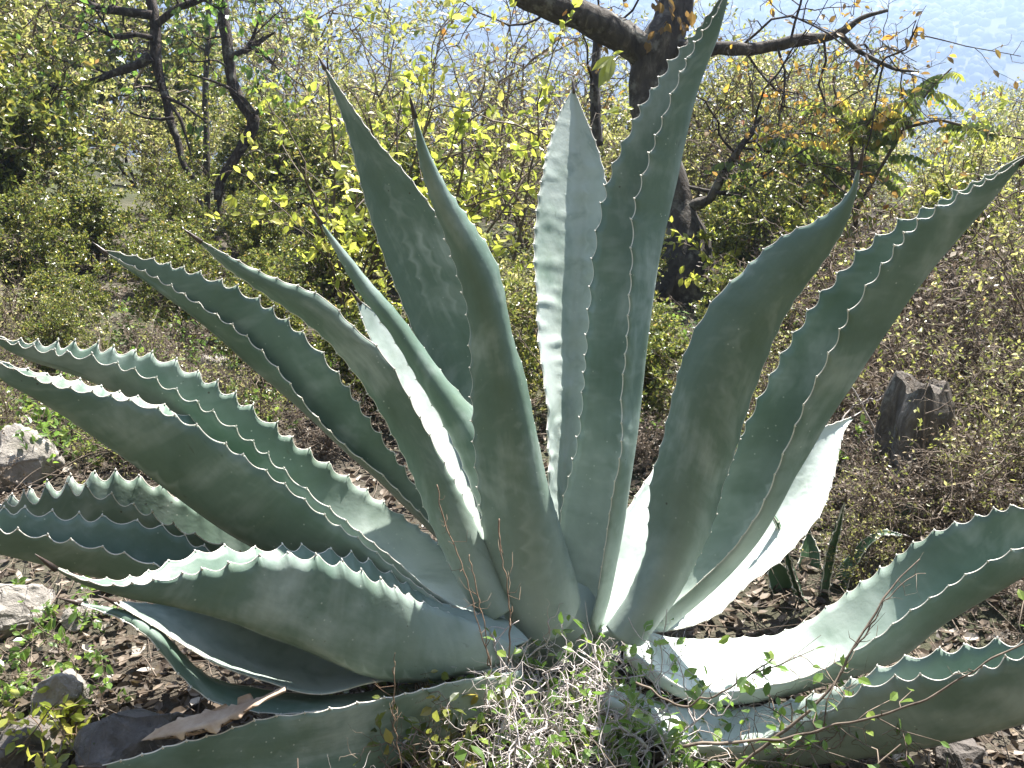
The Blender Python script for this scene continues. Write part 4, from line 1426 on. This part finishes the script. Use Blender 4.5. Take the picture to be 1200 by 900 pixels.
def sprigs():
    """low green seedlings in the litter: nobody could count them"""
    r = np.random.default_rng(23)
    tubes, lv = [], Leaves()
    sp2 = dict(k=(3,), wob=(.25, .3), up=(.1, .1), lr=(.5, .8), leaves=6, leaves_mid=3, size=(.014, .028), tilt=.6)
    for _ in range(330):
        if r.random() < .45:
            px, py = r.uniform(0, 330), r.uniform(400, 560)
        elif r.random() < .5:
            px, py = r.uniform(800, 1200), r.uniform(380, 620)
        else:
            px, py = r.uniform(-20, 1220), r.uniform(360, 460)
        p = ground_hit(px, py)
        grow(r, p, np.array((r.normal(0, .4), r.normal(0, .4), 1)), r.uniform(.06, .17), .0015, 0, sp2, tubes, lv)
    for _ in range(30):
        p = ground_hit(r.uniform(-20, 130), r.uniform(690, 900))
        grow(r, p, np.array((r.normal(0, .4), r.normal(0, .4), 1)), r.uniform(.03, .08), .001, 0, dict(sp2, size=(.008, .018)), tubes, lv)
    o = obj('ground_cover', leaf_mesh('ground_cover', 'ovate', lv.p, lv.d, lv.n, lv.s, lv.r), M['lf_green'])
    o['kind'] = 'stuff'
    tag(o, 'low green seedlings sprouting through the litter', 'ground cover')
    o2 = obj('seedling_stems', tubes_mesh('seedling_stems', tubes), M['twig'])
    o2['kind'] = 'stuff'
    tag(o2, 'thin stems of the seedlings in the litter', 'stems')


sprigs()

# ------------------------------------------------------------------ foreground twigs
FG = dict(k=(6, 5), wob=(.35, .42, .45), up=(.02, .02, .0), lr=(.4, .75), leaves=1.1, leaves_mid=.5, size=(.012, .026), tilt=.7, spread=1.3, n=7)


def fg(px, py, seed, stems, H, rad, mat, leafmat, key, label, leaves, spread=1.3, lean=(0, 0), n_ind=120):
    b = ground_hit(px, py)
    return leafy_shrub('spiny_shrub', seed, dict(FG, leaves=leaves * .6, leaves_mid=.2), b, stems, H, rad, (M[mat], M[leafmat]), label, 'shrub', key, n_ind, spread, lean, .09)


fg(640, 880, 81, 13, .20, .0042, 'twig_pale', 'lf_green', 'g', 'low grey spiny shrub in the sun at the foot of the agave', 1.0)
fg(690, 885, 82, 12, .18, .004, 'twig_pale', 'lf_green', 'g', 'grey twiggy shrub with round green leaves below the right leaf bases', 1.8)
fg(780, 905, 83, 8, .10, .0036, 'twig_pale', 'lf_green', 'g', 'small leafy shrub in front of the lowest right agave leaf', 2.4)
fg(490, 870, 84, 14, .17, .0026, 'twig', 'lf_scrub', 's', 'dark shaded tangle of thin twigs below the sweeping left leaf', 1.0)
fg(560, 900, 85, 11, .16, .0026, 'twig_pale', 'lf_scrub', 's', 'matted dead twigs at the bottom between the leaves', .6)
fg(930, 930, 86, 6, .22, .0026, 'twig', 'lf_green', 'g', 'thin sprig with small leaves over the lowest right leaf', 1.6, .6, (.5, .1))


fg(400, 905, 87, 8, .11, .0022, 'twig', 'lf_scrub', 's', 'thin dry twigs lying over the bottom left agave leaf', .5, 1.6)
fg(860, 915, 88, 8, .12, .0026, 'twig_pale', 'lf_green', 'g', 'low twigs at the near edge of the lowest right leaf', 1.4, 1.5)
fg(600, 935, 91, 9, .20, .0028, 'twig_pale', 'lf_green', 'g', 'loose pale twigs with a few green leaves rising over the grey spiny shrub', 1.0, .9)
fg(740, 940, 92, 9, .20, .0026, 'twig_pale', 'lf_green', 'g', 'leafy sprigs before the base of the lowest right leaf', 1.7, .9)
fg(520, 925, 93, 8, .17, .0024, 'twig', 'lf_scrub', 's', 'dry tangled sprigs beside the bottom left agave leaf', 1.0, 1.0)
fg(40, 800, 89, 6, .13, .0018, 'twig', 'lf_green', 'g', 'straggling sprig among the stones below the left leaf tips', 1.2, .8)
fg(70, 900, 90, 6, .10, .0016, 'stalk', 'lf_yellow', 'y', 'small reddish-stemmed seedling with yellow-green leaves between the dark stones', 3.0, .6)


def wand(pts, d, wpx, label, leaves, seed, mat='twig'):
    """a single stem traced over the photograph"""
    q = np.concatenate((np.asarray(pts, float), np.broadcast_to(np.asarray(d, float), (len(pts),))[:, None]), 1)
    q = smooth_line(q, 22, 1)
    jr = np.random.default_rng(seed + 500)
    q[1:-1, :2] += jr.normal(0, 1.0 if mat == 'stalk' else 1.7, (20, 2))
    (V, F), A = limb(q[:, :2], q[:, 2], np.array(wpx) * .72, 60, 6, .12, seed)
    A = A[::1][np.linspace(0, 59, 40).astype(int)]
    base = A[0, :3]
    t = thing('dry_stem', base, label, 'stem')
    r = np.random.default_rng(seed)
    parts = [(V, F)]
    for k in range(10):
        i = r.integers(4, 38)
        td = unit(A[i + 1, :3] - A[i, :3])
        sd_ = unit(r.normal(0, 1, 3))
        L = r.uniform(.008, .04)
        rr_ = A[i, 3] * .55
        p0 = A[i, :3]
        p1 = p0 + unit(td * .5 + sd_) * L * .6
        parts.append(fix_quads(*tube(np.array((p0, p1, p1 + unit(td + sd_ * .6 + r.normal(0, .3, 3)) * L * .5)), (rr_, rr_ * .7, rr_ * .3), 4)))
    lv = []
    for k in range(leaves):
        i = r.integers(6, 39)
        td = unit(A[i, :3] - A[i - 1, :3])
        side = unit(r.normal(0, 1, 3))
        L = r.uniform(.02, .06)
        pp = np.array([A[i, :3], A[i, :3] + (td * .5 + side) * L * .5, A[i, :3] + (td * .8 + side) * L])
        parts.append(fix_quads(*tube(pp, (.001, .0008, .0005), 4)))
        lv.append((pp[2], unit(td * .4 + side), unit(r.normal(0, .5, 3) + (0, -.3, 1)), r.uniform(.012, .024), r.random() * .9))
        lv.append((pp[1], unit(td * .6 - side), unit(r.normal(0, .5, 3) + (0, -.3, 1)), r.uniform(.012, .022), r.random() * .9))
    Vs, Fs = join(parts)
    obj('stem', mk_mesh('stem', Vs - base, Fs), M[mat], t)
    for p, dd, nn, s, rn in lv:
        single_leaf(t, base, p, dd, nn, s, rn, M['lf_green'], 'g')
    return t


wand([(860, 905), (905, 865), (950, 835), (985, 790), (1010, 745), (1035, 700), (1062, 668), (1078, 655)], [1.18, 1.17, 1.16, 1.16, 1.16, 1.17, 1.18, 1.19], [5, 5, 5, 5, 4, 4, 3, 2], 'long bare stem rising diagonally across the low right leaf', 0, 1)
wand([(985, 790), (1015, 740), (1038, 705), (1048, 690), (1068, 676), (1085, 672)], [1.15, 1.15, 1.15, 1.15, 1.15, 1.15], [3, 3, 3, 2, 2, 1], 'thin forked twig beside the long bare stem', 0, 2)
wand([(800, 875), (870, 870), (930, 862), (985, 850), (1040, 838), (1085, 822), (1140, 785), (1200, 752), (1240, 735)], [1.16, 1.15, 1.14, 1.12, 1.10, 1.08, 1.06, 1.05, 1.04], [5, 5, 5, 4, 4, 4, 3, 3, 2], 'arching leafy stem crossing the lowest right agave leaf', 9, 3)
wand([(745, 800), (800, 830), (850, 810), (878, 790), (905, 772)], [1.3, 1.27, 1.24, 1.22, 1.2], [4, 4, 3, 3, 2], 'leafy sprig in front of the sunlit right leaf base', 3, 4)
wand([(575, 780), (556, 720), (545, 670), (520, 610), (512, 568)], [1.30, 1.30, 1.31, 1.33, 1.34], [3, 2, 2, 2, 2], 'thin brown stalk standing before the left leaf bases', 0, 5, 'stalk')
wand([(596, 775), (598, 730), (594, 680), (586, 640), (585, 608)], [1.30, 1.30, 1.31, 1.32, 1.33], [3, 3, 2, 2, 3], 'brown stalk with a bud tip before the central leaf', 0, 6, 'stalk')
wand([(572, 780), (568, 730), (558, 690), (550, 650)], [1.28, 1.28, 1.29, 1.30], [3, 2, 2, 2], 'short brown stalk with a bud tip before the left leaf bases', 0, 7, 'stalk')
wand([(470, 900), (460, 840), (462, 790), (463, 765)], [1.2, 1.2, 1.2, 1.2], [2, 2, 2, 1], 'thin pale stalk before the sweeping left leaf', 0, 8, 'stalk')

# arching bare stems through the dry tangle on the right
r_ = np.random.default_rng(99)
for k in range(16):
    x0, y0 = r_.uniform(930, 1210), r_.uniform(520, 640)
    a_ = r_.uniform(-1.0, 1.0)
    dd_ = r_.uniform(2.1, 2.7)
    L_ = r_.uniform(110, 230)
    pts = [(x0 + L_ * f * math.sin(a_) + 25 * math.sin(f * 3 + k), y0 - L_ * (f - .35 * f * f) + 10 * math.sin(5 * f + k)) for f in np.linspace(0, 1, 7)]
    g0 = ground_hit(*pts[0])
    d0_ = (g0[1] * cp - (g0[2] - CAMZ) * sp)
    o_ = wand(pts, d0_ + np.linspace(0, r_.uniform(-.15, .25), 7), [4.5, 4, 4, 3.5, 3, 2, 1.2], 'arching bare stem in the dry tangle near the stump', 0, 200 + k, 'twig_pale' if k % 2 else 'twig')
    o_['group'] = 'arching bare stems near the stump'
